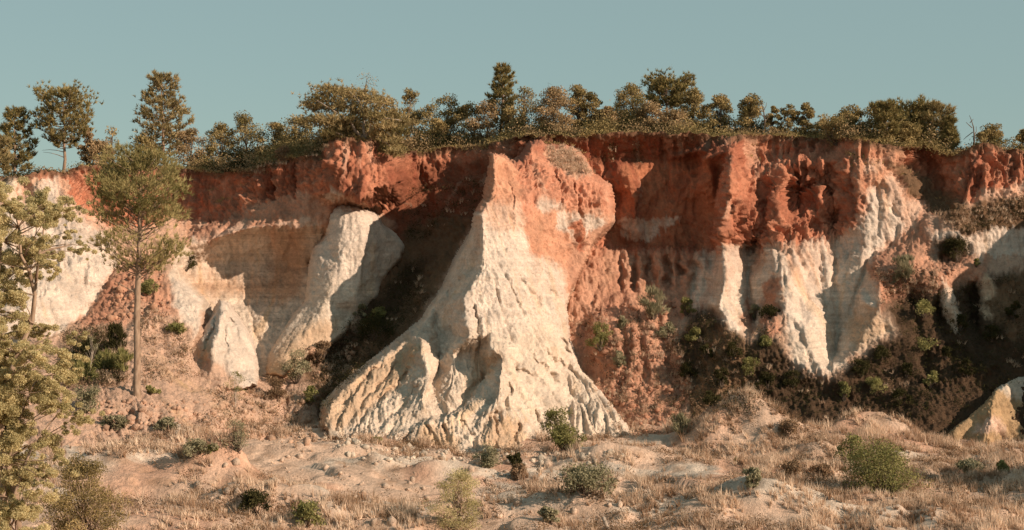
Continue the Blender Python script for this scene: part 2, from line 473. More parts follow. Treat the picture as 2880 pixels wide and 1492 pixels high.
CL = [
    RIM,
    # left white cliff
    [(-300, 700, 140), (0, 700, 140), (130, 820, 136), (110, 910, 133.5)],
    [(0, 560, 146), (64, 560, 146.5), (112, 560, 147), (187, 562, 147.5), (236, 603, 147.6), (277, 645, 147), (318, 674, 146.4), (337, 741, 144.2)],
    [(112, 500, 149), (187, 520, 149.8)], [(200, 750, 140.5)], [(230, 680, 143.3)],
    [(337, 741, 144.2), (318, 767, 142.8), (288, 812, 141), (262, 861, 139.5), (213, 910, 137), (150, 960, 131)],
    [(-300, 900, 128), (0, 920, 131)], [(-300, 1200, 112)], [(-300, 1300, 104), (200, 1300, 105), (500, 1300, 108)],
    [(200, 490, 151.5)], [(250, 540, 152.5)], [(270, 620, 151)], [(340, 540, 155)], [(340, 640, 152), (420, 640, 152.5)], [(400, 700, 147)],
    # pine slope
    [(450, 650, 153), (480, 720, 146), (495, 790, 142.5), (570, 861, 139.5), (574, 928, 137), (530, 985, 134.5), (560, 1060, 131)],
    [(400, 760, 143.5)], [(350, 860, 138.5)], [(300, 950, 133)], [(400, 950, 133)], [(450, 880, 137)],
    [(250, 1040, 125)], [(385, 1080, 121)], [(470, 1040, 127)],
    [(200, 1110, 117), (300, 1105, 118.5), (385, 1118, 118), (470, 1110, 120), (560, 1130, 122)],
    [(200, 1150, 114), (300, 1160, 115.5), (400, 1200, 113.5), (500, 1220, 114), (600, 1200, 118)],
    [(0, 1050, 118)], [(0, 1150, 111)],
    # red wall and its ledge
    [(500, 600, 159), (529, 668, 156), (592, 621, 156.8), (667, 595, 155.6), (723, 572, 154.4), (800, 560, 153), (870, 548, 151.8), (930, 545, 149.6)],
    [(500, 690, 152), (514, 692, 152.2), (592, 674, 152.6), (690, 648, 151.8), (772, 641, 151.3), (855, 638, 151), (915, 640, 151.4)], [(530, 706, 153), (600, 690, 154.4), (690, 664, 154.8), (772, 658, 154.8), (855, 655, 154.6), (912, 656, 154)],
    [(620, 530, 158), (700, 520, 155.8), (760, 500, 154.2), (860, 490, 152.6)],
    # red knoll with the leaning tree
    [(930, 545, 150), (982, 550, 147.8), (1031, 556, 147.5), (1057, 541, 148), (1110, 520, 149.5), (1122, 508, 150.5)],
    [(960, 470, 149.3), (1010, 450, 149.6), (1060, 470, 150)],
    [(1090, 440, 152.3), (1126, 505, 151)], [(1106, 440, 162.5), (1141, 505, 162)],
    [(930, 572, 152.5), (1000, 590, 155), (1060, 590, 157.5), (1130, 570, 160.5)],
    # white wall of the left bay
    [(520, 775, 154), (590, 850, 152.8), (640, 930, 150), (700, 1000, 146.5), (745, 1040, 143.6)],
    [(540, 740, 155), (690, 850, 155), (800, 850, 154.5), (850, 760, 155.5)], [(690, 740, 157)], [(740, 950, 149.6)], [(800, 740, 157)],
    [(600, 1000, 140)], [(765, 1075, 141)], [(700, 1100, 135.5)], [(620, 1090, 131)], [(800, 1130, 135.5)], [(700, 1160, 129)], [(860, 1130, 135)],
    [(700, 1220, 126), (850, 1220, 130.5), (900, 1240, 131)], [(700, 1300, 122), (1000, 1300, 126)],
    [(960, 700, 157), (960, 850, 151), (880, 1000, 147)],
    [(870, 1010, 145.5), (960, 990, 147.5), (1000, 1060, 142.5), (930, 1070, 141)],
    # deep bay behind the ridge
    [(1177, 500, 164), (1282, 500, 163.5)], [(1200, 600, 160.5)], [(1300, 520, 161)], [(1390, 470, 159), (1390, 600, 156)],
    [(1150, 720, 156.5), (1090, 840, 151.5), (1010, 950, 145.5), (920, 1090, 138.5), (890, 1170, 135)],
    [(1250, 700, 155)], [(1200, 800, 151)], [(1120, 930, 146.5), (1180, 900, 147.5)],
    [(1450, 700, 153), (1450, 900, 146), (1450, 1100, 139), (1450, 1300, 128)], [(1250, 1100, 139)],
    # red bay right of the ridge
    [(1609, 420, 158.5), (1732, 450, 158.5), (1850, 450, 158.5), (1960, 450, 157)],
    [(1640, 600, 156.5), (1690, 500, 158), (1718, 560, 158), (1722, 612, 157.5)], [(1728, 520, 156.6), (1748, 482, 156.8), (1768, 500, 156.1), (1788, 540, 155.9), (1786, 612, 155.6), (1735, 614, 156)], [(1800, 480, 157.6), (1812, 540, 157.4), (1812, 612, 157.2)],
    [(1850, 560, 157.6), (1930, 560, 156.6)],
    [(1720, 640, 156.5), (1735, 698, 156.4), (1820, 698, 156.6), (1945, 698, 156)], [(1735, 712, 152.2), (1760, 706, 152), (1820, 712, 152.2), (1860, 704, 152), (1900, 706, 152), (1945, 714, 151.8)],
    [(1640, 690, 152), (1690, 760, 150.4), (1750, 815, 149.6), (1850, 820, 149.6), (1930, 830, 149.4)], [(1990, 700, 153)],
    [(1990, 800, 149), (1960, 860, 147.8)],
    # slope of red rubble
    [(1640, 850, 147.4)], [(1700, 950, 141.2)], [(1800, 950, 141.2)], [(1880, 930, 142.6)], [(1650, 1050, 142)], [(1760, 1080, 138.8)],
    [(1880, 1080, 138.5)], [(1780, 1200, 133.5)], [(1900, 1170, 134)], [(1830, 1270, 130)],
    # first spur
    [(2048, 400, 152), (2050, 425, 150.5), (2056, 487, 148), (2046, 580, 146.8), (2034, 690, 146.8), (2040, 790, 143.2), (2022, 861, 140.4), (2050, 905, 138.6), (2091, 962, 136.6)],
    [(1985, 420, 153), (1985, 450, 152), (2000, 500, 153)],
    [(2020, 480, 154.5), (2012, 600, 155), (2005, 690, 153.3), (2005, 780, 148)],
    [(2100, 430, 155.5), (2112, 490, 151.6), (2110, 530, 150.5), (2150, 600, 149.5), (2152, 650, 149.5), (2110, 700, 150), (2100, 790, 147.5), (2120, 900, 143)],
    [(2090, 600, 148)],
    [(2080, 400, 152), (2085, 425, 151)], [(2130, 462, 155.8), (2200, 450, 155.8), (2260, 440, 155.4), (2330, 425, 154)],
    [(2130, 480, 151.5), (2200, 468, 151.5), (2260, 460, 151.3), (2335, 445, 150.8)],
    # second spur
    [(2190, 478, 151.2), (2190, 520, 149.8), (2180, 600, 148), (2175, 690, 147), (2187, 770, 143.5), (2207, 815, 141.2), (2214, 880, 138.8), (2267, 925, 137.2), (2317, 1045, 134.2)],
    [(2245, 490, 152), (2245, 560, 151.8), (2260, 640, 149.2)],
    [(2260, 700, 146.8), (2300, 830, 144.4)],
    [(2310, 470, 150.8), (2320, 510, 150.8), (2350, 560, 150.5), (2345, 650, 149.6), (2352, 700, 148.6), (2347, 787, 145.8), (2355, 922, 142.8), (2350, 1000, 139.5)],
    [(2300, 600, 149.2)],
    # main pale ridge
    [(2400, 430, 149), (2418, 520, 147.8), (2425, 620, 146.8), (2435, 690, 146), (2425, 725, 145.6)],
    [(2470, 450, 149), (2500, 500, 148.6), (2545, 540, 148.4), (2600, 590, 148.2), (2660, 620, 146)],
    [(2490, 600, 147.3), (2510, 690, 146.6)], [(2600, 590, 148.2), (2555, 660, 147), (2470, 710, 146.6), (2440, 745, 145.8), (2420, 800, 144.2), (2400, 880, 142.8)],
    [(2560, 440, 153), (2620, 470, 154), (2640, 540, 152), (2600, 570, 150)],
    [(2690, 460, 149.8), (2700, 530, 147.5), (2780, 520, 147), (2880, 500, 147.5)], [(2730, 560, 146.8), (2880, 530, 147)],
    [(2680, 620, 145.5), (2800, 600, 146.2), (2880, 560, 146.8)],
    [(2620, 655, 145), (2715, 668, 144.5), (2800, 650, 145.3), (2880, 620, 146.3)], [(2640, 730, 144.2), (2760, 725, 144.3), (2880, 720, 144.6)],
    [(2598, 612, 147.6), (2585, 680, 145.8), (2490, 755, 142)], [(2470, 760, 141.5), (2560, 765, 141), (2680, 755, 141.5), (2760, 750, 142.2)],
    [(2430, 850, 139.5), (2475, 870, 137.3), (2520, 930, 136.8), (2400, 990, 136.3)], [(2540, 850, 140.5)],
    [(2600, 850, 140)], [(2655, 800, 140), (2690, 870, 138), (2700, 930, 137)], [(2740, 820, 141.5), (2740, 900, 139)], [(2785, 780, 141), (2800, 860, 139)],
    [(2880, 800, 140.8)], [(2600, 1000, 135.5), (2750, 1000, 135), (2880, 1000, 135)],
    [(2000, 1140, 133.5), (2100, 1140, 133.5), (2300, 1110, 134), (2450, 1150, 132.5), (2600, 1230, 129), (2750, 1230, 129)],
    [(2000, 1200, 130), (2300, 1200, 130)], [(1300, 1300, 127), (1800, 1300, 128), (2000, 1300, 125), (3180, 1300, 123)],
    [(3180, 600, 144)], [(3180, 800, 138)], [(3180, 1000, 133)], [(3180, 1230, 127)],
]
CL_PAINT = [
    (RED, 6, [(-320, 360), (3200, 360), (3200, 530), (2880, 535), (2730, 560), (2660, 600), (2600, 600), (2450, 660), (2420, 640), (2370, 660), (2330, 690),
              (2260, 685), (2180, 705), (2090, 735), (2030, 705), (1960, 700), (1900, 720), (1740, 720), (1640, 700), (1380, 640), (1130, 620), (1000, 560),
              (930, 560), (870, 548), (723, 575), (592, 625), (500, 600), (400, 640), (280, 625), (190, 560), (112, 510), (60, 492), (-320, 500)]),
    (WHITE, 8, [(-320, 500), (60, 493), (112, 515), (150, 492), (187, 505), (190, 560), (236, 600), (280, 640), (318, 672), (340, 740), (318, 767), (262, 861), (213, 910), (180, 930), (-320, 930)]),
    (PINK, 14, [(190, 590), (280, 600), (330, 660), (280, 640), (236, 605)]),
    # ledge under the red wall
    (DEBRIS, 8, [(500, 690), (529, 665), (592, 622), (667, 596), (723, 572), (800, 560), (930, 548), (1000, 560), (960, 600), (920, 640), (772, 641), (592, 676)]),
    (PINK, 10, [(540, 685), (640, 640), (700, 610), (690, 646), (600, 672)]),
    (PINK, 8, [(770, 620), (850, 612), (900, 625), (900, 640), (780, 640)]),
    (WHITE, 5, [(910, 545), (960, 540), (980, 556), (940, 566)]),
    (WALLW, 5, [(475, 780), (500, 700), (514, 694), (592, 677), (690, 650), (772, 643), (915, 642), (915, 700), (860, 850), (760, 1060), (700, 1060), (640, 940), (570, 861), (495, 800)]),
    (RUST, 26, [(760, 660), (850, 650), (880, 720), (850, 830), (770, 860), (740, 800), (780, 740)]),
    (RUST, 30, [(520, 770), (640, 780), (780, 800), (820, 830), (700, 840), (560, 830)]),
    (WHITE, 6, [(487, 780), (500, 775), (572, 855), (566, 930), (545, 960), (500, 890), (480, 840)]),
    (DEBRIS, 16, [(337, 741), (420, 720), (480, 790), (500, 890), (420, 900), (260, 930), (215, 915), (262, 861)]),
    (TALUS, 30, [(380, 860), (500, 890), (560, 960), (620, 1080), (760, 1070), (860, 1120), (900, 1250), (300, 1250), (330, 1060)]),
    (BROWN, 25, [(180, 940), (340, 930), (340, 1080), (180, 1090)]),
    (BROWN, 20, [(850, 1000), (900, 960), (990, 960), (1010, 1040), (900, 1110), (850, 1060)]),
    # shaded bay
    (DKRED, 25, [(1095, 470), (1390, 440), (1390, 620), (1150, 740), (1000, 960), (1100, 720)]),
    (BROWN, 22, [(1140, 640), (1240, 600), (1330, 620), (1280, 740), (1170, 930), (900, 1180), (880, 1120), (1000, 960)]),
    (SHADESOIL, 20, [(1150, 740), (1220, 720), (1100, 900), (960, 1000), (980, 930)]),
    # red bay
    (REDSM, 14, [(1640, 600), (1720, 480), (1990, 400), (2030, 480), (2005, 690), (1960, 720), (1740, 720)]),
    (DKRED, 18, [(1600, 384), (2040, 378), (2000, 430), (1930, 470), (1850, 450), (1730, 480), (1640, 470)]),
    (WHITE, 5, [(1735, 620), (1855, 610), (1862, 604), (1915, 612), (1900, 625), (1870, 645), (1850, 632), (1850, 655), (1800, 685), (1750, 672)]),
    (DEBRIS, 12, [(1600, 690), (1730, 700), (1760, 712), (1940, 712), (1955, 830), (1900, 930), (1960, 1120), (1800, 1260), (1720, 1220), (1580, 900)]),
    (WALLW, 10, [(1955, 715), (2030, 700), (2050, 690), (2150, 705), (2180, 700), (2210, 880), (2120, 900), (2090, 960), (2010, 880), (1975, 870), (1935, 830)]),
    (WHITE, 8, [(2036, 715), (2070, 700), (2085, 760), (2060, 850), (2085, 930), (2020, 880), (2016, 861), (2040, 790)]),
    (WHITE, 9, [(2178, 705), (2260, 686), (2330, 690), (2420, 650), (2440, 742), (2350, 800), (2330, 1000), (2320, 1055), (2240, 1030), (2210, 870), (2190, 800)]),
    (WALLW, 18, [(2300, 840), (2340, 760), (2400, 700), (2440, 745), (2480, 760), (2470, 870), (2520, 930), (2385, 1000), (2330, 1055), (2220, 1000), (2215, 930), (2290, 930)]),
    (GOLD, 18, [(2380, 900), (2470, 865), (2510, 930), (2400, 985)]),
    (PINK, 12, [(2430, 410), (2530, 425), (2520, 480), (2545, 540), (2610, 595), (2560, 660), (2450, 740), (2415, 650), (2440, 560)]),
    (LRED, 16, [(2380, 385), (2540, 400), (2540, 470), (2480, 520), (2400, 560)]), (PINK, 12, [(2430, 440), (2490, 445), (2485, 480), (2440, 490)]), (WHITE, 12, [(2450, 520), (2500, 560), (2540, 640), (2480, 700), (2430, 740), (2416, 650)]),
    (BROWN, 14, [(2500, 455), (2560, 460), (2690, 560), (2720, 580), (2890, 545), (3200, 560), (3200, 650), (2720, 668), (2660, 625), (2590, 575), (2540, 530)]),
    (PINK, 8, [(2740, 548), (2890, 500), (2890, 530), (2760, 562)]),
    (WHITE, 5, [(2610, 650), (2720, 662), (2800, 645), (3200, 600), (3200, 720), (2640, 725)]),
    (SHADESOIL, 14, [(2625, 672), (2710, 672), (2740, 740), (2640, 745)]),
    (DEBRIS, 12, [(2440, 745), (2560, 650), (2600, 600), (2620, 650), (2625, 735), (2780, 735), (2780, 780), (2640, 830), (2480, 860)]),
    (SHADESOIL, 20, [(2520, 940), (2480, 850), (2640, 820), (2780, 780), (3200, 760), (3200, 1290), (2500, 1290), (2300, 1200), (2150, 1180), (1950, 1180), (1900, 960), (1960, 870), (2020, 890), (2110, 980), (2160, 900), (2230, 1040), (2320, 1070)]),  # right slope: its shade is put into the soil colour
    (WALLW, 6, [(2650, 790), (2668, 800), (2700, 900), (2702, 935), (2680, 920), (2650, 850)]), (GOLD, 8, [(2750, 800), (2785, 775), (2812, 860), (2790, 900), (2760, 890)]),
    (BROWN, 10, [(2760, 850), (2880, 750), (3200, 740), (3200, 900), (2840, 960)]),
    (DEBRIS, 8, [(2140, 860), (2150, 790), (2172, 768), (2195, 790), (2205, 870), (2200, 940), (2150, 940)]),
    (DEBRIS, 10, [(2090, 870), (2110, 820), (2125, 870), (2120, 940), (2080, 900)]),
    (BROWN, 16, [(1990, 930), (2090, 930), (2130, 1100), (2160, 1180), (1950, 1180), (1940, 1050)]),
]


def rim_at(px, k):
    return np.interp(px, [p[0] for p in RIM], [p[k] for p in RIM])


def carve(fx, fy, Y, gullies):
    """Cut V-shaped gullies (depth, width, line down the slope) into a surface."""
    if not gullies:
        return Y
    jx = fx + 7 * fbm(fx / 24.0, fy / 24.0, 3.3, 3); jy = fy + 7 * fbm(fx / 24.0, fy / 24.0, 9.3, 3)
    for depth_, wid_, line in gullies:
        lx_ = [p[0] for p in line]; ly_ = [p[1] for p in line]
        c0, c1 = np.searchsorted(fx[0], [min(lx_) - 45, max(lx_) + 45])
        X_, Y_ = jx[:, c0:c1], jy[:, c0:c1]
        best = np.full(X_.shape, 1e9); along = np.zeros(X_.shape)
        for i_, ((ax, ay), (bx, by)) in enumerate(zip(line[:-1], line[1:])):
            ex, ey = bx - ax, by - ay
            t_ = np.clip(((X_ - ax) * ex + (Y_ - ay) * ey) / (ex * ex + ey * ey), 0, 1)
            dd = np.hypot(X_ - ax - ex * t_, Y_ - ay - ey * t_)
            m_ = dd < best
            best = np.where(m_, dd, best); along = np.where(m_, (i_ + t_) / (len(line) - 1), along)
        w_ = wid_ * (0.5 + 0.8 * along)
        Y[:, c0:c1] += depth_ * np.clip(1 - best / w_, 0, 1) * sstep(0.0, 0.18, along) * (1 - 0.6 * along)
    return Y


CLIFF_GULLIES = [
    (1.3, 15, [(2352, 700), (2347, 787), (2352, 850), (2355, 930), (2345, 1000)]), (0.9, 11, [(2300, 700), (2312, 800), (2328, 900)]), (1.2, 14, [(2112, 740), (2102, 800), (2116, 900), (2150, 980)]), (0.8, 10, [(2250, 700), (2256, 760), (2270, 850)]),
    (1.2, 13, [(2440, 745), (2412, 830), (2394, 900)]), (0.8, 10, [(2225, 890), (2258, 960), (2285, 1040)]), (0.8, 9, [(2078, 720), (2072, 800), (2078, 900)]), (1.0, 12, [(2000, 720), (1985, 800), (1965, 870)]), (0.8, 10, [(2230, 830), (2262, 880), (2300, 960)]),
    (0.7, 7, [(657, 660), (655, 740), (638, 800), (620, 840)]), (0.6, 6, [(676, 660), (672, 760)]), (0.7, 7, [(756, 660), (765, 720)]), (1.0, 11, [(690, 850), (715, 930), (735, 1000), (745, 1050)]), (1.0, 12, [(640, 850), (682, 950), (722, 1030)]),
    (1.2, 15, [(560, 940), (545, 1010), (560, 1080), (540, 1150)]), (1.0, 14, [(337, 741), (288, 812), (213, 910)]), (1.2, 16, [(1750, 820), (1742, 900), (1762, 1000), (1740, 1100)]), (1.3, 16, [(1850, 830), (1852, 920), (1880, 1010), (1905, 1110)]),
    (1.0, 13, [(1690, 780), (1664, 860), (1652, 950)]), (1.0, 14, [(1800, 830), (1800, 930), (1812, 1040), (1790, 1140)]), (1.6, 20, [(2560, 790), (2562, 880), (2600, 980), (2620, 1090)]), (1.6, 20, [(2740, 780), (2732, 870), (2760, 980)]),
    (1.4, 18, [(2640, 800), (2642, 900), (2682, 1000)]), (1.2, 14, [(2500, 470), (2540, 530), (2590, 590)]), (0.9, 10, [(2460, 500), (2475, 580), (2465, 680)]), (0.9, 10, [(2500, 560), (2530, 620), (2510, 690)]), (1.0, 9, [(1690, 400), (1700, 480), (1700, 580)]),
    (1.1, 10, [(1960, 420), (1955, 520), (1960, 640)]), (1.0, 10, [(1870, 400), (1880, 500), (1875, 600)]), (1.2, 12, [(2140, 470), (2150, 560), (2160, 650)]), (1.0, 9, [(2280, 470), (2285, 560), (2300, 660)]), (1.0, 9, [(2220, 470), (2215, 560), (2225, 660)]),
    (1.0, 9, [(2395, 420), (2400, 520), (2410, 620)]), (0.9, 9, [(2080, 430), (2095, 540), (2110, 640)]), (0.9, 8, [(2740, 430), (2745, 480), (2750, 540)]), (0.9, 8, [(2815, 430), (2822, 480), (2820, 530)]), (1.0, 9, [(590, 500), (596, 560), (590, 610)]),
    (1.0, 9, [(740, 480), (745, 530), (738, 570)]), (1.0, 9, [(700, 490), (702, 540), (696, 585)]), (1.0, 9, [(660, 490), (655, 540), (660, 590)]), (0.9, 8, [(540, 490), (545, 560), (535, 640)]), (0.8, 9, [(980, 410), (985, 470), (975, 540)]), (0.8, 9, [(1030, 410), (1040, 470), (1050, 530)]),
    (0.8, 12, [(440, 900), (470, 980), (480, 1060), (500, 1130)]), (0.8, 12, [(640, 1100), (660, 1150), (700, 1220)]), (0.9, 12, [(820, 1090), (800, 1150), (820, 1220)]), (0.6, 8, [(150, 620), (160, 720), (150, 830)]), (0.6, 8, [(250, 680), (240, 760), (215, 850)]), (0.6, 7, [(80, 600), (75, 720), (80, 840)])]

NC, NR = 1161, 300
colpx = np.linspace(-300, 3180, NC)
rim_row = rim_at(colpx, 1) + 2.2 * noise3(colpx / 14.0, 0.5, 3.3) + 2.0 * noise3(colpx / 41.0, 4.5, 3.3)
ss = np.linspace(0, 1, NR)[:, None]
gx = np.repeat(colpx[None, :], NR, 0)
gy = rim_row[None, :] + ss * (1300 - rim_row[None, :])
Yc = cdt_depth(CL + [[(-300, 380, 150), (3180, 380, 147)]], gx, np.clip(gy, 381, 1299.9))
bad = np.isnan(Yc)
if bad.any():
    for i in range(NR):
        m = ~np.isnan(Yc[i])
        if m.any(): Yc[i] = np.interp(colpx, colpx[m], Yc[i][m])
DENTS = [(2240, 548, 44, 48, 2.6), (2336, 512, 24, 44, 2.2), (2348, 616, 36, 42, 2.4), (2112, 722, 34, 42, 1.6), (2150, 560, 18, 60, 1.2), (1945, 610, 30, 60, 1.4), (1610, 800, 20, 30, 0.8),
         (2290, 640, 22, 30, 1.2), (640, 540, 40, 50, 1.6), (880, 500, 10, 40, 1.2), (830, 500, 12, 50, 1.4), (770, 520, 12, 40, 1.2), (2470, 530, 26, 14, 1.2), (2080, 475, 8, 60, 1.0),
         (2700, 480, 20, 30, 1.2), (2790, 470, 14, 40, 1.0), (2850, 480, 12, 40, 1.0), (1690, 860, 20, 20, 0.8), (70, 535, 24, 26, 2.2), (430, 1180, 24, 16, 1.6), (550, 1190, 30, 22, 2.0), (360, 1170, 26, 14, 1.5),
         (500, 1170, 14, 12, 1.0), (1180, 560, 40, 60, 1.5), (2510, 720, 20, 30, 1.0), (2580, 840, 30, 40, 1.6), (2640, 900, 26, 50, 1.6), (2730, 880, 26, 60, 1.8), (1748, 760, 6, 60, 2.6), (1782, 770, 7, 62, 3.2), (1822, 760, 9, 60, 3.2), (1840, 775, 5, 40, 2.2), (1877, 765, 7, 62, 3.4), (1909, 760, 6, 56, 3.0), (1952, 770, 8, 60, 2.4)]
wx_ = gx + 13 * fbm(gx / 26.0, gy / 30.0, 31.0, 3); wy_ = gy + 13 * fbm(gx / 26.0, gy / 30.0, 57.0, 3)
for (cx_, cy_, rx_, ry_, dep_) in DENTS:
    Yc += 0.6 * dep_ * np.exp(-np.minimum((((wx_ - cx_) / rx_) ** 2 + ((wy_ - cy_) / ry_) ** 2) ** 2, 60))
Yc = carve(gx, gy, Yc, CLIFF_GULLIES)
# above the rim line the facets lean away; keep the wall's own distance there
Yc = blur(Yc, 1.3)
P0 = world_grid(gx, gy, Yc)
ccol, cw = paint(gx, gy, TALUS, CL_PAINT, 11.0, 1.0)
fade = sstep(0, 0.03, ss)[..., None][..., 0]
P1, cst = relief(P0, [wi * (0.35 + 0.65 * fade) for wi in cw], 1.0)
ccol = stain(P0, ccol, cst, 1.0)
redn = sstep(1.6, 2.3, ccol[..., 0] / ccol[..., 1]) * 0.55 * sstep(-0.1, 0.6, fbm(gx / 90.0, gy / 120.0, 6.6, 4, 0.55))
ccol += redn[..., None] * (np.array((0.27, 0.085, 0.048)) - ccol)
# a dark brown line along the top edge of the cliff
dark = sstep(0.030, 0.006, ss + 0.010 * noise3(gx / 22.0, gy / 30.0, 2.0)) * 0.85
ccol += dark[..., None] * (np.array((0.15, 0.085, 0.05)) - ccol)
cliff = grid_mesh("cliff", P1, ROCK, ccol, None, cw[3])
tag(cliff, "long cliff of red and white ochre rock across the picture", None, None, "structure")

# plateau behind the rim
ptop = P1[0].copy()
NB = 46
back = np.concatenate([np.linspace(0, 40, 30), np.linspace(48, 700, NB - 30)])
plat = np.repeat(ptop[None], NB, 0)
dirx = ptop[:, 0] / ptop[:, 1]
plat[..., 1] += back[:, None]
plat[..., 0] += back[:, None] * dirx[None] * 0.9
hillx = np.exp(-((colpx - 860) / 210.0) ** 2)
rise = 2.6 * hillx[None] * sstep(1.5, 22, back)[:, None] + 0.012 * np.minimum(back, 60)[:, None]
plat[..., 2] += rise - 0.25 * sstep(0, 2, back)[:, None] + 0.25 * fbm(plat[..., 0] * 0.3, plat[..., 1] * 0.3, 0.7, 3) * sstep(0, 3, back)[:, None]
pc = np.empty(plat.shape); pc[:] = (0.13, 0.085, 0.05)
plateau = grid_mesh("plateau_ground", plat, ROCK, pc, None, np.zeros(plat.shape[:2]))
tag(plateau, None, None, None, "structure")


# ------------------------------------------------------------------ free-standing rock in front of the cliff
def formation(name, label, cat, outline, lines, kinds, base, step=3.0, seed=2.0, warp=9.0, skirt=11.0, drop=12.0, amp=1.0, gullies=(), rillscale=1.0, smooth=1.3):
    o = np.asarray(outline, float)
    n = len(o)
    area = sum(o[i, 0] * o[(i + 1) % n, 1] - o[(i + 1) % n, 0] * o[i, 1] for i in range(n))
    sg = 1.0 if area > 0 else -1.0
    sk = []
    for i in range(n):
        e = o[(i + 1) % n, :2] - o[i - 1, :2]
        e /= np.linalg.norm(e) + 1e-9
        sk.append((float(o[i, 0] + sg * e[1] * skirt), float(o[i, 1] - sg * e[0] * skirt), float(o[i, 2] + drop)))
    x0, x1 = min(p[0] for p in sk), max(p[0] for p in sk)
    y0, y1 = min(p[1] for p in sk), max(p[1] for p in sk)
    cx, cy = np.arange(x0, x1, step), np.arange(y0, y1, step)
    fx, fy = np.meshgrid(cx, cy)
    out = [tuple(p) for p in outline]
    Y = cdt_depth([out + [out[0]], sk + [sk[0]]] + lines, fx, fy)
    keep = poly_sd(fx, fy, [(p[0], p[1]) for p in sk]) > 0
    keep &= ~np.isnan(Y)
    Y = np.where(np.isnan(Y), np.nanmax(Y), Y)
    Y = blur(Y, smooth)
    Y = carve(fx, fy, Y, gullies)
    P = world_grid(fx, fy, Y)
    col, w = paint(fx, fy, base, kinds, warp, seed)
    inner = sstep(-5, 11, poly_sd(fx, fy, [(p[0], p[1]) for p in outline]))
    w = [wi * inner for wi in w]
    Pn, st = relief(P, w, seed, amp, rillscale)
    col = stain(P, col, st, seed)
    P = Pn
    ob = grid_mesh(name, P, ROCK, col, keep, w[3])
    tag(ob, label, cat)
    return ob


ridge_out = [(1385, 431, 147.5), (1378, 500, 147.3), (1366, 560, 146.6), (1341, 605, 143.4), (1334, 645, 144.6), (1310, 689, 146.5), (1280, 737, 147.6),
             (1250, 812, 147.6), (1224, 850, 146.5), (1195, 905, 143.5), (1172, 929, 141), (1152, 940, 141), (1064, 1010, 138), (970, 1086, 134.5),
             (911, 1148, 131.5), (905, 1200, 129), (933, 1232, 127.6), (984, 1262, 126.2), (1060, 1285, 125.2), (1188, 1300, 124.2), (1350, 1292, 124.6),
             (1480, 1292, 124.6), (1650, 1295, 124.6), (1850, 1295, 125.5), (1800, 1248, 127.6), (1743, 1174, 130.5), (1692, 1104, 134), (1630, 1039, 138),
             (1602, 955, 141.5), (1592, 860, 144.5), (1614, 797, 146.2), (1640, 750, 147.4), (1670, 690, 149), (1700, 650, 150), (1716, 625, 150.5), (1719, 560, 151),
             (1713, 525, 151.5), (1665, 497, 151.5), (1645, 450, 153.5), (1610, 412, 155.5), (1534, 410, 154.5), (1519, 400, 153), (1492, 405, 151.8), (1480, 425, 151),
             (1466, 446, 150.4), (1440, 454, 149.6), (1412, 440, 148.2)]
ridge_lines = [
    [(1385, 431, 147.5), (1384, 500, 145.6), (1378, 560, 144.4), (1352, 606, 142.6), (1352, 660, 141.8), (1357, 710, 141), (1353, 765, 140), (1325, 805, 139.2), (1306, 840, 138.4),
     (1308, 890, 137.3), (1320, 950, 136)],
    [(1460, 500, 148), (1460, 560, 145.3)], [(1560, 500, 150)], [(1560, 560, 148)], [(1650, 560, 149.3)], [(1600, 450, 153)], [(1660, 530, 150.5)], [(1440, 640, 143.2)], [(1500, 700, 143.8)],
    [(1560, 690, 146.5), (1625, 640, 148.8)], [(1600, 720, 147.4)], [(1440, 760, 140.6)], [(1530, 790, 143.3)], [(1400, 850, 138.7)], [(1480, 880, 139.7)], [(1560, 880, 142)],
    [(1380, 940, 136.4)], [(1450, 960, 136.3)], [(1530, 980, 137.5)],
    [(1382, 978, 133.2), (1415, 1000, 132.7), (1405, 1060, 130.7), (1392, 1130, 128.6), (1385, 1250, 125.6)],
    [(1350, 985, 137.8), (1364, 1046, 135.8), (1312, 1119, 133), (1280, 1148, 132), (1174, 1181, 129.8), (1006, 1242, 126.8)],
    [(1305, 1156, 129.2), (1225, 1175, 128.3), (1166, 1197, 127.4)], [(1172, 929, 140), (1188, 984, 135.9), (1205, 1046, 133.3), (1199, 1097, 131.4), (1190, 1140, 130.2)],
    [(1230, 930, 144), (1234, 1010, 140), (1216, 1095, 135)], [(1270, 1000, 137.6), (1262, 1080, 134.2)],
    [(1120, 1010, 138.6)], [(1060, 1090, 134.4)], [(1100, 1170, 130.5)], [(1000, 1190, 129.2)], [(1140, 1090, 134)],
    [(1600, 1050, 138)], [(1600, 1150, 132.6)], [(1500, 1100, 131.6)], [(1480, 1200, 127.6)], [(1620, 1240, 128.4)], [(1750, 1246, 127.8)], [(1460, 1030, 133.8)],
]
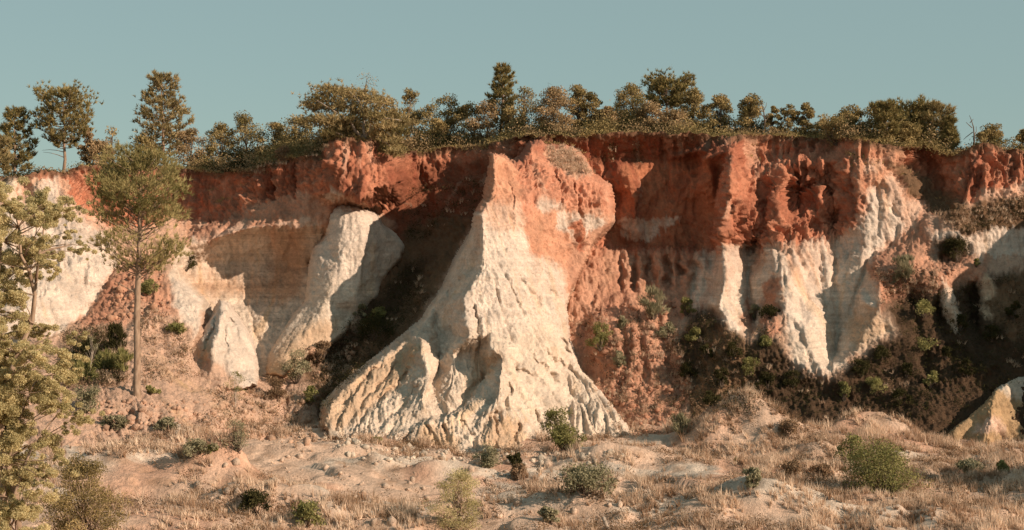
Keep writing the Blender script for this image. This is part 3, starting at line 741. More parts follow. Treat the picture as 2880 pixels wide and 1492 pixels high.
ridge_paint = [
    (FLANK, 8, [(1341, 605), (1356, 660), (1358, 760), (1326, 805), (1306, 840), (1300, 960), (1235, 1000), (1180, 950), (1140, 920), (1240, 780), (1300, 660)]),
    (CREAM, 30, [(1150, 940), (1250, 960), (1330, 930), (1420, 940), (1550, 900), (1640, 1040), (1860, 1310), (860, 1310), (880, 1150)]),
    (GOLD, 18, [(1150, 945), (1180, 980), (1150, 1060), (1000, 1180), (900, 1230), (890, 1150), (1060, 1010)]),
    (GOLD, 16, [(1340, 990), (1410, 1000), (1380, 1060), (1300, 1130), (1320, 1060)]),
    (GOLD, 14, [(1170, 1200), (1230, 1190), (1300, 1240), (1280, 1290), (1150, 1280)]), (GOLD, 16, [(1380, 1160), (1480, 1180), (1460, 1270), (1340, 1270)]),
    (REDF, 9, [(1300, 380), (1730, 380), (1740, 600), (1700, 612), (1690, 590), (1640, 606), (1600, 600), (1560, 575), (1520, 560), (1490, 600), (1440, 590), (1400, 575), (1372, 600), (1320, 590)]),
    (LRED, 14, [(1340, 420), (1440, 440), (1470, 540), (1480, 580), (1400, 590), (1340, 590)]), (PINK, 16, [(1370, 575), (1480, 570), (1490, 650), (1400, 650), (1360, 620)]),
    (REDF, 10, [(1470, 560), (1520, 590), (1545, 640), (1530, 720), (1490, 710), (1480, 640)]),
    (LRED, 14, [(1488, 600), (1560, 590), (1640, 590), (1720, 600), (1720, 660), (1650, 760), (1605, 810), (1590, 775), (1540, 725), (1490, 690)]), (WHITE, 7, [(1565, 592), (1610, 600), (1640, 606), (1700, 612), (1700, 640), (1650, 690), (1625, 690), (1590, 650), (1560, 640)]),
    (DEBRIS, 8, [(1600, 690), (1690, 640), (1720, 625), (1720, 700), (1640, 760), (1600, 840), (1590, 800)]),
    (RED, 4, [(1612, 622), (1636, 622), (1648, 715), (1625, 700)]),
    (TALUS, 10, [(1540, 415), (1610, 410), (1668, 492), (1600, 492), (1545, 460)]),
]
def forward(l):
    return [(x, y, d - 4.0 * min(1.0, max(0.0, (1650 - x) / 330.0))) for (x, y, d) in l]


GULLIES = [
    (0.9, 13, [(1429, 995), (1459, 1039), (1502, 1061), (1543, 1112), (1575, 1152), (1610, 1230)]), (0.9, 13, [(1477, 973), (1517, 1020), (1553, 1053), (1601, 1104), (1645, 1148), (1690, 1230)]),
    (0.9, 13, [(1532, 966), (1553, 1002), (1597, 1035), (1630, 1061), (1674, 1108), (1710, 1152), (1760, 1240)]), (0.8, 11, [(1575, 937), (1597, 980), (1623, 1020), (1656, 1068)]),
    (0.9, 13, [(1429, 1057), (1437, 1104), (1418, 1148), (1378, 1177), (1342, 1230)]), (0.8, 12, [(1364, 1035), (1327, 1093), (1305, 1119)]), (0.9, 12, [(1240, 960), (1232, 1013), (1229, 1060), (1210, 1104)]),
    (0.8, 12, [(1199, 1185), (1215, 1215), (1225, 1255)]), (0.8, 11, [(1247, 1185), (1258, 1220), (1265, 1260)]), (0.8, 12, [(1165, 1200), (1140, 1225), (1115, 1262)]), (0.7, 10, [(1290, 1175), (1320, 1215), (1340, 1255)]),
    (0.8, 13, [(1134, 1000), (1064, 1082), (1010, 1140), (965, 1205)]), (0.9, 12, [(1167, 1010), (1115, 1082), (1042, 1137), (985, 1215)]), (0.8, 14, [(1079, 1015), (1006, 1082), (940, 1174)]), (0.8, 12, [(1190, 1080), (1130, 1140), (1060, 1210)]),
    (0.7, 11, [(1502, 1140), (1520, 1200), (1530, 1260)]), (0.5, 12, [(1411, 745), (1437, 812), (1460, 868), (1493, 925), (1520, 962)]), (0.45, 12, [(1452, 764), (1493, 820), (1531, 880), (1572, 925)]), (0.4, 10, [(1527, 779), (1565, 827), (1587, 868)]),
    (0.4, 10, [(1390, 800), (1400, 870), (1440, 950)]), (0.7, 10, [(1330, 850), (1345, 920), (1350, 975)]), (0.6, 8, [(1430, 480), (1440, 560), (1440, 650)]), (0.8, 9, [(1560, 470), (1575, 540), (1560, 600)]), (0.8, 9, [(1615, 500), (1622, 560), (1640, 620)]),
    (0.6, 8, [(1500, 470), (1505, 530), (1495, 590)]), (0.7, 9, [(1270, 800), (1240, 870), (1220, 920)]), (0.6, 9, [(1300, 760), (1275, 850), (1262, 930)]), (0.8, 10, [(1470, 1180), (1450, 1220), (1440, 1262)]), (0.8, 10, [(1400, 1150), (1400, 1200), (1395, 1260)])]
ridge_out = forward(ridge_out); ridge_lines = [forward(l) for l in ridge_lines]
formation("white_ridge", "great white ridge with red top and fluted fan foot in the middle of the cliff", "rock ridge",
          ridge_out, ridge_lines, ridge_paint, WHITE, seed=2.0, rillscale=0.85, gullies=GULLIES, step=2.4, smooth=1.5, skirt=13)

tower_out = [(963, 570, 150), (935, 583, 150), (922, 599, 150), (915, 662, 149.6), (880, 700, 149.4), (870, 745, 148.8), (856, 846, 147.2), (810, 902, 145.5), (757, 985, 142.3),
             (740, 1060, 139), (800, 1070, 137.5), (860, 1012, 140.3), (967, 947, 144), (1004, 895, 146.5), (1064, 842, 149.3), (1079, 793, 151), (1130, 732, 153), (1139, 696, 153.5),
             (1117, 662, 153), (1077, 636, 151.4), (1058, 601, 151), (1005, 578, 150)]
tower_lines = [[(960, 600, 148.6), (960, 650, 147.6), (950, 750, 146.2), (920, 850, 144.7), (860, 935, 142.5), (790, 1010, 139.5)], [(1018, 610, 148.4), (1022, 680, 147.4), (1020, 750, 146.8), (1000, 840, 145.6)],
               [(1074, 660, 150.6), (1072, 720, 150.4), (1058, 790, 149.6)], [(900, 740, 147.6)], [(1050, 680, 149)]]
tower_out = [(x, y, d + 2.2) for (x, y, d) in tower_out]; tower_lines = [[(x, y, d + 2.2) for (x, y, d) in l] for l in tower_lines]
formation("white_rock_tower", "tall pale rock tower with sunlit top standing left of the dark bay", "rock tower", tower_out, tower_lines,
          [(WHITE, 14, [(900, 540), (1100, 560), (1150, 700), (1000, 800), (860, 760)]), (GOLD, 26, [(870, 900), (960, 900), (940, 960), (860, 1020), (780, 1080), (730, 1060), (780, 980)])],
          WALLW, seed=3.0, smooth=1.8, amp=0.7)

pyr_out = [(622, 848, 141.8), (600, 890, 140.5), (574, 928, 139), (532, 985, 136.3), (515, 1050, 133.5), (540, 1090, 131.4), (640, 1100, 130.8), (725, 1085, 133), (722, 1033, 137.5), (706, 966, 139.7),
           (682, 920, 141), (655, 884, 142), (640, 858, 142.2)]
formation("white_rock_pyramid", "small sunlit white pyramid of rock at the foot of the left bay", "rock pyramid", pyr_out,
          [[(622, 848, 141.8), (624, 880, 138.9), (616, 930, 136.0), (600, 980, 133.8)], [(662, 940, 138.2), (672, 1000, 135.4), (655, 1045, 133.4)], [(600, 1040, 132.4)]],
          [(TALUS, 14, [(500, 1010), (560, 1000), (620, 1020), (660, 1060), (720, 1110), (500, 1110)]), (GOLD, 10, [(540, 975), (590, 960), (600, 1000), (560, 1020)])],
          WHITE, seed=4.0, rillscale=1.3, amp=0.7, smooth=0.9,
          gullies=[(0.9, 11, [(622, 862), (602, 930), (575, 1000), (560, 1050)]), (0.9, 11, [(640, 878), (664, 950), (692, 1040)]), (0.8, 10, [(630, 900), (634, 980), (628, 1060)]), (0.7, 9, [(612, 900), (590, 960), (580, 1040)])])

mound_out = [(2793, 1099, 130.2), (2740, 1150, 129.6), (2685, 1206, 128.6), (2640, 1255, 127.4), (2645, 1290, 125.8), (2800, 1300, 124.6), (3060, 1300, 124.6), (3060, 960, 138), (2960, 1000, 135.5), (2880, 1046, 133.3), (2840, 1075, 131.8)]
formation("ochre_mound", "golden ochre mound with a sharp sunlit peak at the right-hand edge", "rock mound", mound_out,
          [[(2793, 1099, 130.2), (2792, 1150, 128), (2785, 1205, 126.6), (2780, 1270, 125)], [(2880, 1140, 131.2), (2880, 1220, 128.4)], [(2840, 1120, 130.6), (2840, 1200, 128.4)], [(2980, 1150, 131)]],
          [(WALLW, 10, [(2800, 1090), (2890, 1030), (3070, 950), (3070, 1180), (2880, 1130), (2830, 1110)]), (PINK, 10, [(2720, 1210), (2770, 1160), (2820, 1180), (2840, 1220)])],
          OCHRE, seed=5.0, rillscale=1.5)

# ------------------------------------------------------------------ valley floor
GC = [-400, -100, 400, 800, 1400, 2000, 2700, 3300]
GYS = [70, 80, 92, 104, 112, 118, 126, 132]
GZ = np.array([  # one row for each column
    [0.0, 0.6, 1.9, 2.8, 3.6, 4.8, 5.0, 5.0],
    [-0.3, 0.4, 1.6, 2.6, 3.5, 4.5, 4.7, 4.7],
    [-0.8, -0.2, 1.1, 2.1, 2.9, 3.0, 3.0, 3.0],
    [-0.9, -0.4, 0.3, 0.8, 1.1, 1.4, 1.6, 1.7],
    [-0.8, -0.5, 0.0, 0.2, 0.4, 0.9, 1.0, 1.0],
    [-0.6, -0.3, 0.2, 0.4, 0.5, 0.6, 1.0, 1.4],
    [-0.2, 0.0, 0.3, 0.5, 0.6, 0.6, 0.7, 1.0],
    [0.2, 0.4, 0.6, 0.8, 1.0, 1.2, 1.4, 1.8]])
# humps and hollows: (px, py, height, radius across, radius along)
HUMPS = [(2150, 1452, 1.3, 5.0, 3.0), (1760, 1442, 0.9, 3.2, 1.8), (2060, 1252, 2.2, 4.6, 4.0), (2440, 1254, 1.4, 5.4, 3.6), (2210, 1265, 0.8, 4.0, 3.0), (1500, 1348, 0.7, 3.0, 1.8), (1240, 1348, 0.7, 3.0, 1.5),
         (630, 1345, 1.5, 3.0, 2.8), (450, 1390, -1.1, 3.0, 2.6), (960, 1290, 0.5, 5.0, 3.0), (1050, 1325, 0.5, 2.6, 1.3), (700, 1425, 0.7, 4.0, 1.8), (1750, 1312, 0.7, 4.5, 2.0),
         (2280, 1290, 0.7, 2.6, 1.2), (2860, 1295, 0.6, 3.0, 1.4), (900, 1435, 0.5, 3.0, 1.8), (2600, 1472, 0.7, 4.0, 1.8), (300, 1310, 0.5, 3.0, 2.0), (1560, 1445, 0.6, 2.5, 1.6), (1900, 1400, 0.45, 5.0, 1.6),
         (2400, 1420, 0.5, 5.0, 1.5), (2760, 1400, -0.6, 5.0, 2.0), (1330, 1440, 0.45, 2.6, 1.4), (1120, 1400, -0.4, 3.0, 1.6), (780, 1290, 0.4, 3.0, 1.6), (520, 1240, 0.5, 4.0, 1.5)]
HUMPW = []


def ground_base(x, y):
    px = x / (K * np.maximum(y, 40)) + 1440
    u = np.interp(px, GC, np.arange(len(GC))); v = np.interp(y, GYS, np.arange(len(GYS)))
    i = np.clip(u.astype(int), 0, len(GC) - 2); j = np.clip(v.astype(int), 0, len(GYS) - 2)
    fu, fv = u - i, v - j
    fu = fu * fu * (3 - 2 * fu)
    return (GZ[i, j] * (1 - fu) * (1 - fv) + GZ[i + 1, j] * fu * (1 - fv) + GZ[i, j + 1] * (1 - fu) * fv + GZ[i + 1, j + 1] * fu * fv)


for (hpx, hpy, hh, hrx, hry) in HUMPS:
    yy = 100.0
    for _ in range(30):
        z = float(ground_base(np.array([(hpx - 1440) * K * yy]), np.array([yy]))[0])
        yy = 0.5 * yy + 0.5 * (CAM_Z - z) / ((hpy - 746) * K)
    HUMPW.append(((hpx - 1440) * K * yy, yy, hh, hrx, hry))


def ground_z(x, y):
    x = np.asarray(x, float); y = np.asarray(y, float)
    z = ground_base(x, y)
    wx = x + 0.8 * noise3(x * 0.35, y * 0.35, 1.7); wy = y + 0.8 * noise3(x * 0.35, y * 0.35, 6.2)
    for (hx, hy, hh, rx, ry) in HUMPW:
        z = z + 1.8 * hh * np.exp(-((wx - hx) / (0.8 * rx)) ** 2 - ((wy - hy) / (0.85 * ry)) ** 2)
    near = sstep(400, 200, np.abs(x)) * sstep(400, 200, np.abs(y - 100))
    z = z + near * (0.50 * fbm(x * 0.11, y * 0.13, 2.1, 3) + 0.26 * ridged(x * 0.30, y * 0.42, 5.1, 4, 0.55) + 0.06 * fbm(x * 1.4, y * 1.4, 4.4, 3, 0.6))
    s1 = fbm(x * 0.085 + 3, y * 0.13, 12.1, 3); s2 = fbm(x * 0.16 + 8, y * 0.22, 15.1, 3)
    z = z + near * (0.36 * sstep(-0.05, 0.06, s1) + 0.22 * sstep(-0.05, 0.06, s2) - 0.3)
    return z


def axis(a, b, step, far, n):
    core = np.arange(a, b, step)
    g = np.geomspace(1, far, n)
    return np.concatenate([a - g[::-1], core, b + g])


gxs = axis(-52, 52, 0.26, 1500, 14)
gys = axis(70, 136, 0.26, 1200, 14)
GX, GY = np.meshgrid(gxs, gys)
GZZ = ground_z(GX, GY)
GZZ = np.where(GY > 150, GZZ - 3, GZZ)
GP = np.stack([GX, GY, GZZ], -1)
SOIL = np.array((0.60, 0.415, 0.305)); SOILR = np.array((0.54, 0.32, 0.22)); SOILW = np.array((0.58, 0.465, 0.37)); SOILB = np.array((0.33, 0.195, 0.12))
gcol = np.empty(GP.shape); gcol[:] = SOIL
t = sstep(-0.2, 0.5, fbm(GX * 0.10, GY * 0.12, 7.7, 4))[..., None]; gcol += t * (SOILR - gcol)
t = sstep(0.15, 0.6, fbm(GX * 0.08 + 9, GY * 0.16, 3.7, 4))[..., None]; gcol += t * (SOILW - gcol)
t = 0.6 * sstep(0.1, 0.7, fbm(GX * 0.5 + 4, GY * 0.5, 1.7, 4))[..., None]; gcol += t * (SOILB - gcol)
ground = grid_mesh("ground", GP, ROCK, gcol, None, np.zeros(GP.shape[:2]))
tag(ground, None, None, None, "structure")
print("terrain", round(time.time() - T_START, 1))


# ------------------------------------------------------------------ the hill that closes the valley on the right
hx = np.arange(44, 150, 1.0); hy = np.arange(96, 200, 1.0)
HX, HY = np.meshgrid(hx, hy)
prof = np.interp(HY + 1.5 * noise3(HX * 0.1, HY * 0.1, 3.0), [98, 110, 118, 121.5, 124.5, 128, 134, 145, 200], [0, 3, 8, 12.5, 20, 23, 25, 27, 28])
hz = -1.5 + (prof + 1.5) * sstep(50, 61, HX + 1.5 * noise3(HY * 0.15, HX * 0.1, 9.0)) + 0.6 * fbm(HX * 0.2, HY * 0.2, 1.0, 3)
hc = np.empty(HX.shape + (3,)); hc[:] = BROWN[0]
tag(grid_mesh("hill", np.stack([HX, HY, hz], -1), ROCK, hc, None, np.zeros(HX.shape)), None, None, None, "structure")


# ------------------------------------------------------------------ plants: materials and builders
def leaf_material(name, a, b, trans=0.25):
    m, nt, N, L, bs = new_mat(name)
    N.remove(bs)
    t = N.new("ShaderNodeAttribute"); t.attribute_name = "tone"
    mx = N.new("ShaderNodeMix"); mx.data_type = 'RGBA'
    mx.inputs["A"].default_value = (*a, 1); mx.inputs["B"].default_value = (*b, 1)
    L.new(t.outputs["Fac"], mx.inputs["Factor"])
    d = N.new("ShaderNodeBsdfDiffuse"); tr = N.new("ShaderNodeBsdfTranslucent")
    L.new(mx.outputs["Result"], d.inputs["Color"]); L.new(mx.outputs["Result"], tr.inputs["Color"])
    ms = N.new("ShaderNodeMixShader"); ms.inputs["Fac"].default_value = trans
    L.new(d.outputs[0], ms.inputs[1]); L.new(tr.outputs[0], ms.inputs[2])
    L.new(ms.outputs[0], N["Material Output"].inputs["Surface"])
    return m


def bark_material(name, a, b, scale=4.0):
    m, nt, N, L, bs = new_mat(name)
    geo = N.new("ShaderNodeNewGeometry")
    mp = N.new("ShaderNodeMapping"); mp.inputs["Scale"].default_value = (1, 1, 0.35)
    L.new(geo.outputs["Position"], mp.inputs["Vector"])
    n = N.new("ShaderNodeTexNoise"); n.inputs["Scale"].default_value = scale; n.inputs["Detail"].default_value = 6
    L.new(mp.outputs["Vector"], n.inputs["Vector"])
    r = N.new("ShaderNodeMapRange"); r.inputs[1].default_value = 0.35; r.inputs[2].default_value = 0.65
    L.new(n.outputs["Fac"], r.inputs["Value"])
    mx = N.new("ShaderNodeMix"); mx.data_type = 'RGBA'
    mx.inputs["A"].default_value = (*a, 1); mx.inputs["B"].default_value = (*b, 1)
    L.new(r.outputs["Result"], mx.inputs["Factor"]); L.new(mx.outputs["Result"], bs.inputs["Base Color"])
    bs.inputs["Roughness"].default_value = 0.9
    bu = N.new("ShaderNodeBump"); bu.inputs["Strength"].default_value = 0.6; bu.inputs["Distance"].default_value = 0.05
    L.new(n.outputs["Fac"], bu.inputs["Height"]); L.new(bu.outputs["Normal"], bs.inputs["Normal"])
    return m


PINE = leaf_material("pine_needles", (0.125, 0.112, 0.042), (0.40, 0.30, 0.13))
PINEW = leaf_material("pine_needles_pale", (0.175, 0.142, 0.060), (0.48, 0.355, 0.18))
OAK = leaf_material("oak_leaves", (0.14, 0.112, 0.043), (0.47, 0.34, 0.16))
OAKB = leaf_material("oak_leaves_brown", (0.175, 0.122, 0.057), (0.54, 0.37, 0.21))
ASPEN = leaf_material("aspen_leaves", (0.35, 0.295, 0.135), (0.74, 0.62, 0.35), 0.45)
BUSHG = leaf_material("bush_leaves_green", (0.11, 0.112, 0.034), (0.39, 0.345, 0.145))
BUSHP = leaf_material("bush_leaves_grey_green", (0.15, 0.14, 0.075), (0.42, 0.365, 0.235))
BUSHB = leaf_material("bush_leaves_brown", (0.12, 0.078, 0.042), (0.37, 0.24, 0.15))
HEATH = leaf_material("heather_leaves", (0.095, 0.058, 0.030), (0.33, 0.205, 0.12))
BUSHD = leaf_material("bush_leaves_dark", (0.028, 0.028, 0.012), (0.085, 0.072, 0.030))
GRASS = leaf_material("dry_grass", (0.34, 0.205, 0.125), (0.84, 0.655, 0.495), 0.3)
BARK = bark_material("pine_bark", (0.20, 0.125, 0.080), (0.36, 0.25, 0.175))
BARKG = bark_material("grey_bark", (0.22, 0.165, 0.125), (0.42, 0.34, 0.27))
BARKD = bark_material("dark_bark", (0.075, 0.05, 0.035), (0.17, 0.12, 0.085))


class MB:
    def __init__(self):
        self.v, self.t, self.q, self.tone, self.n = [], [], [], [], 0

    def add(self, V, tris=None, quads=None, tone=None):
        V = np.asarray(V, float)
        if tris is not None and len(tris): self.t.append(np.asarray(tris) + self.n)
        if quads is not None and len(quads): self.q.append(np.asarray(quads) + self.n)
        self.v.append(V)
        self.tone.append(np.zeros(len(V)) if tone is None else np.broadcast_to(np.asarray(tone, float), (len(V),)))
        self.n += len(V)

    def tube(self, pts, radii, sides=5):
        pts = np.asarray([tuple(p) for p in pts], float); m = len(pts)
        d = np.gradient(pts, axis=0); d /= np.linalg.norm(d, axis=1)[:, None] + 1e-9
        ref = np.where(np.abs(d[:, 2:3]) < 0.9, np.array([[0, 0, 1.0]]), np.array([[1.0, 0, 0]]))
        a = np.cross(d, ref); a /= np.linalg.norm(a, axis=1)[:, None] + 1e-9
        b = np.cross(d, a)
        th = np.linspace(0, 2 * np.pi, sides, endpoint=False)
        ring = (a[:, None] * np.cos(th)[None, :, None] + b[:, None] * np.sin(th)[None, :, None]) * np.asarray(radii, float)[:, None, None] + pts[:, None]
        i = np.arange(m - 1)[:, None] * sides; j = np.arange(sides)[None]
        j2 = (j + 1) % sides
        q = np.stack([i + j, i + j2, i + sides + j2, i + sides + j], -1).reshape(-1, 4)
        self.add(ring.reshape(-1, 3), quads=q)
        self.add(pts[[0, -1]], None, None)
        e = self.n - 2
        last = self.n - 2 - sides
        self.t.append(np.array([[last + k, last + (k + 1) % sides, e + 1] for k in range(sides)]))

    def leaves(self, C, size, rs, tone=None, flat=0.0):
        """One small four-cornered leaf (two folded halves) at each point."""
        n = len(C)
        if n == 0: return
        u = rs.normal(size=(n, 3)); u /= np.linalg.norm(u, axis=1)[:, None]
        w = rs.normal(size=(n, 3)); w[:, 2] += flat
        w = np.cross(u, w); w /= np.linalg.norm(w, axis=1)[:, None] + 1e-9
        s = np.asarray(size) * rs.uniform(0.65, 1.3, n)
        u = u * s[:, None]; w = w * (s * 0.55)[:, None]
        V = np.stack([C - u * 0.6, C + w * 0.6, C + u * 0.7, C - w * 0.6], 1).reshape(-1, 3)
        q = np.arange(n * 4).reshape(n, 4)
        tn = rs.uniform(0, 1, n) if tone is None else np.clip(tone + rs.uniform(-0.18, 0.18, n), 0, 1)
        self.add(V, quads=q, tone=np.repeat(tn, 4))

    def tufts(self, C, D, length, width, m, rs, spread=0.8, tone=None):
        """A burst of m thin pointed needles or blades at each point, along D."""
        n = len(C)
        if n == 0: return
        D = np.repeat(np.asarray(D, float), m, 0); C2 = np.repeat(np.asarray(C, float), m, 0)
        d = D + rs.normal(size=D.shape) * spread
        d /= np.linalg.norm(d, axis=1)[:, None] + 1e-9
        L = np.repeat(np.broadcast_to(np.asarray(length, float), (n,)), m) * rs.uniform(0.6, 1.2, n * m)
        w = np.cross(d, rs.normal(size=d.shape)); w /= np.linalg.norm(w, axis=1)[:, None] + 1e-9
        W = np.repeat(np.broadcast_to(np.asarray(width, float), (n,)), m) * rs.uniform(0.7, 1.3, n * m)
        base = C2 + rs.normal(size=d.shape) * (0.06 * L)[:, None]
        V = np.stack([base - w * W[:, None], base + w * W[:, None], base + d * L[:, None]], 1).reshape(-1, 3)
        t = np.arange(n * m * 3).reshape(-1, 3)
        tn = np.repeat(rs.uniform(0, 1, n) if tone is None else np.broadcast_to(tone, (n,)), m) + rs.uniform(-0.2, 0.2, n * m)
        self.add(V, tris=t, tone=np.repeat(np.clip(tn, 0, 1), 3))

    def build(self, name, mat, parent=None, origin=(0, 0, 0), smooth=False):
        V = np.concatenate(self.v) - np.asarray(origin)
        F = []
        if self.t: F.append(np.concatenate(self.t))
        if self.q: F.append(np.concatenate(self.q))
        me = mesh_from(name, V, F)
        a = me.attributes.new("tone", 'FLOAT', 'POINT')
        a.data.foreach_set("value", np.concatenate(self.tone).astype(np.float32))
        if smooth: me.shade_smooth()
        me.materials.append(mat)
        ob = bpy.data.objects.new(name, me)
        COL.objects.link(ob)
        if parent is not None: ob.parent = parent
        else: ob.location = origin
        return ob


def empty(name, loc, label, cat, group=None):
    o = bpy.data.objects.new(name, None); COL.objects.link(o)
    o.location = loc; o.empty_display_size = 0.3
    return tag(o, label, cat, group)


def curve_pts(a, b, bend, n=4):
    a, b = np.asarray(a, float), np.asarray(b, float)
    t = np.linspace(0, 1, n)[:, None]
    return a + (b - a) * t + np.asarray(bend, float) * (4 * t * (1 - t))


SHAPES = {
    "round": lambda t: math.sqrt(max(0.0, 1 - (2 * t - 0.95) ** 2)) * 0.95 + 0.08,
    "cone": lambda t: (1 - t) ** 0.75 * 0.95 + 0.10,
    "tall": lambda t: 0.55 + 0.45 * math.sin(math.pi * min(1, t * 1.25 + 0.1)) if t < 0.75 else 1.15 * (1 - t) ** 0.5 + 0.1,
    "umbrella": lambda t: 0.55 + 0.5 * math.sin(math.pi * (0.15 + 0.75 * t)),
}


def pine(label, base, H, W, crown0=0.3, shape="round", seed=1, limbs=46, tufts=15, needle=0.44, width=0.046, m=9, mat=None, lean=(0, 0), group=None, name="pine_tree",
         trunk_r=None, bark=None, dead=3, per=1.7):
    rs = np.random.RandomState(seed)
    base = np.asarray(base, float)
    root = empty(name, base, label, "pine", group)
    H = H * (0.94 if shape != "umbrella" else 0.88)
    mb, cr = MB(), MB()
    r0 = trunk_r or H * 0.016 + 0.06
    nt = 9
    tz = np.linspace(-0.05, 0.97, nt)
    wob = np.cumsum(rs.normal(size=(nt, 2)) * 0.010 * H, 0); wob -= wob[0]
    path = np.stack([wob[:, 0] + lean[0] * tz * H, wob[:, 1] + lean[1] * tz * H, tz * H], 1)
    rad = r0 * (1 - 0.86 * np.clip(tz, 0, 1)); rad[0] *= 1.35
    mb.tube(path, rad, 8)

    def on_trunk(t):
        return np.array([np.interp(t, tz, path[:, k]) for k in range(3)])
    az = rs.uniform(0, 6.28)
    for i in range(limbs):
        t = crown0 + ((0.98 if shape != "umbrella" else 0.84) - crown0) * ((i + rs.uniform(0, 0.9)) / limbs)
        az += 2.4 + rs.uniform(-0.5, 0.5)
        u = (t - crown0) / (1 - crown0)
        ln = SHAPES[shape](u) * W * 0.5 * rs.uniform(0.62, 1.12)
        up = (0.15 + 0.45 * u if shape != "umbrella" else 0.25 + 0.4 * u) + rs.uniform(-0.1, 0.2)
        d = np.array([math.cos(az), math.sin(az), up]); d /= np.linalg.norm(d)
        a = on_trunk(t); b = a + d * ln
        bend = np.array([0, 0, -0.10 * ln])
        pts = curve_pts(a, b, bend, 4)
        rr = r0 * 0.30 * (1 - 0.5 * t)
        mb.tube(pts, np.linspace(rr, rr * 0.25, 4), 4)
        k = max(3, int(tufts * per * (0.35 + 0.65 * ln / (W * 0.5))))
        s = rs.uniform(0.30, 1.02, k) ** 0.7
        c = np.stack([np.interp(s, np.linspace(0, 1, 4), pts[:, j]) for j in range(3)], 1)
        side = np.cross(d, (0, 0, 1.0)); side /= np.linalg.norm(side) + 1e-9
        off = rs.normal(size=(k, 1)) * 0.20 * ln * s[:, None]
        c = c + side * off + np.array([0, 0, 1.0]) * (np.abs(rs.normal(size=(k, 1))) * 0.10 * ln - 0.02 * ln)
        dd = d * 0.5 + np.array([0, 0, 0.75]) + side * np.sign(off) * 0.3
        cr.tufts(c, dd, needle * rs.uniform(0.8, 1.25, k), width, m, rs, 0.62, rs.uniform(0.1, 0.9, k))
    mb.build("trunk", bark or BARK, root, smooth=True)
    cr.build("crown", mat or PINE, root)
    for i in range(dead):
        t = crown0 * rs.uniform(0.65, 0.98); a = on_trunk(t)
        az = rs.uniform(0, 6.28); ln = W * rs.uniform(0.18, 0.36)
        b = a + np.array([math.cos(az), math.sin(az), rs.uniform(-0.1, 0.35)]) * ln
        x = MB(); x.tube(curve_pts(a, b, (0, 0, 0.06 * ln), 4), np.linspace(0.045, 0.012, 4), 4)
        x.build("branch", bark or BARK, root)
    return root


def broadleaf(label, base, H, W, crown0=0.2, seed=1, clumps=26, leaves=150, leaf=0.175, mat=None, bark=None, lean=(0, 0), group=None, name="oak_tree", cat="tree", stems=1,
              depth=None, flat=0.75, trunk_r=None, loose=1.0, twigs=0):
    rs = np.random.RandomState(seed)
    base = np.asarray(base, float)
    root = empty(name, base, label, cat, group)
    clumps = int(clumps * 1.35)
    mb, cr = MB(), MB()
    r0 = trunk_r or 0.05 + 0.014 * H
    D = depth or W
    tops = []
    for s in range(stems):
        tip = np.array([lean[0] * H + rs.normal() * W * 0.10 * (stems > 1) + rs.normal() * 0.05 * W, lean[1] * H + rs.normal() * 0.04 * W, H * rs.uniform(0.70, 0.86)])
        st = np.array([rs.normal() * 0.1 * (stems > 1), rs.normal() * 0.1 * (stems > 1), -0.15])
        p = curve_pts(st, tip, rs.normal(size=3) * 0.04 * H * np.array([1, 1, 0]), 6)
        mb.tube(p, np.linspace(r0, r0 * 0.2, 6) / (1 + 0.35 * (stems - 1)), 6)
        tops.append(p)
    for i in range(clumps):
        u = rs.uniform(0, 1) ** 0.85
        z = H * (crown0 + (1 - crown0) * u)
        rr = math.sqrt(max(0.05, 1 - (1.75 * u - 0.72) ** 2)) * rs.uniform(0.30, 1.0)
        az = rs.uniform(0, 6.28)
        c = np.array([math.cos(az) * rr * W * 0.44 + lean[0] * z, math.sin(az) * rr * D * 0.44 + lean[1] * z, z * rs.uniform(0.94, 1.0)])
        p = tops[rs.randint(stems)]
        t0 = min(0.92, max(0.18, (z / H) * rs.uniform(0.45, 0.8)))
        a = np.array([np.interp(t0, np.linspace(0, 1, 6), p[:, k]) for k in range(3)])
        lim = curve_pts(a, c, rs.normal(size=3) * 0.05 * W, 4)
        mb.tube(lim, np.linspace(r0 * 0.34, r0 * 0.07, 4), 4)
        rad = W * rs.uniform(0.11, 0.20) * loose
        n = int(leaves * rs.uniform(0.6, 1.3))
        q = rs.normal(size=(n, 3)); q /= np.linalg.norm(q, axis=1)[:, None]
        q = q * (rs.uniform(0, 1, (n, 1)) ** 0.45) * rad * np.array([1.15, 1.15, flat])
        lump = np.clip(0.5 + rs.normal() * 0.26, 0.05, 0.95)
        cr.leaves(c + q, leaf, rs, np.full(n, lump), 0.6)
    mb.build("trunk", bark or BARKD, root, smooth=True)
    cr.build("crown", mat or OAK, root)
    for i in range(twigs):
        a = np.array([rs.normal() * W * 0.2, 0, H * 0.8]); b = a + np.array([rs.normal() * 0.14 * W, rs.normal() * 0.1, H * rs.uniform(0.2, 0.34)])
        x = MB(); x.tube(curve_pts(a, b, rs.normal(size=3) * 0.05 * H, 4), np.linspace(0.03, 0.008, 4), 3); x.build("branch", BARKD, root)
    return root


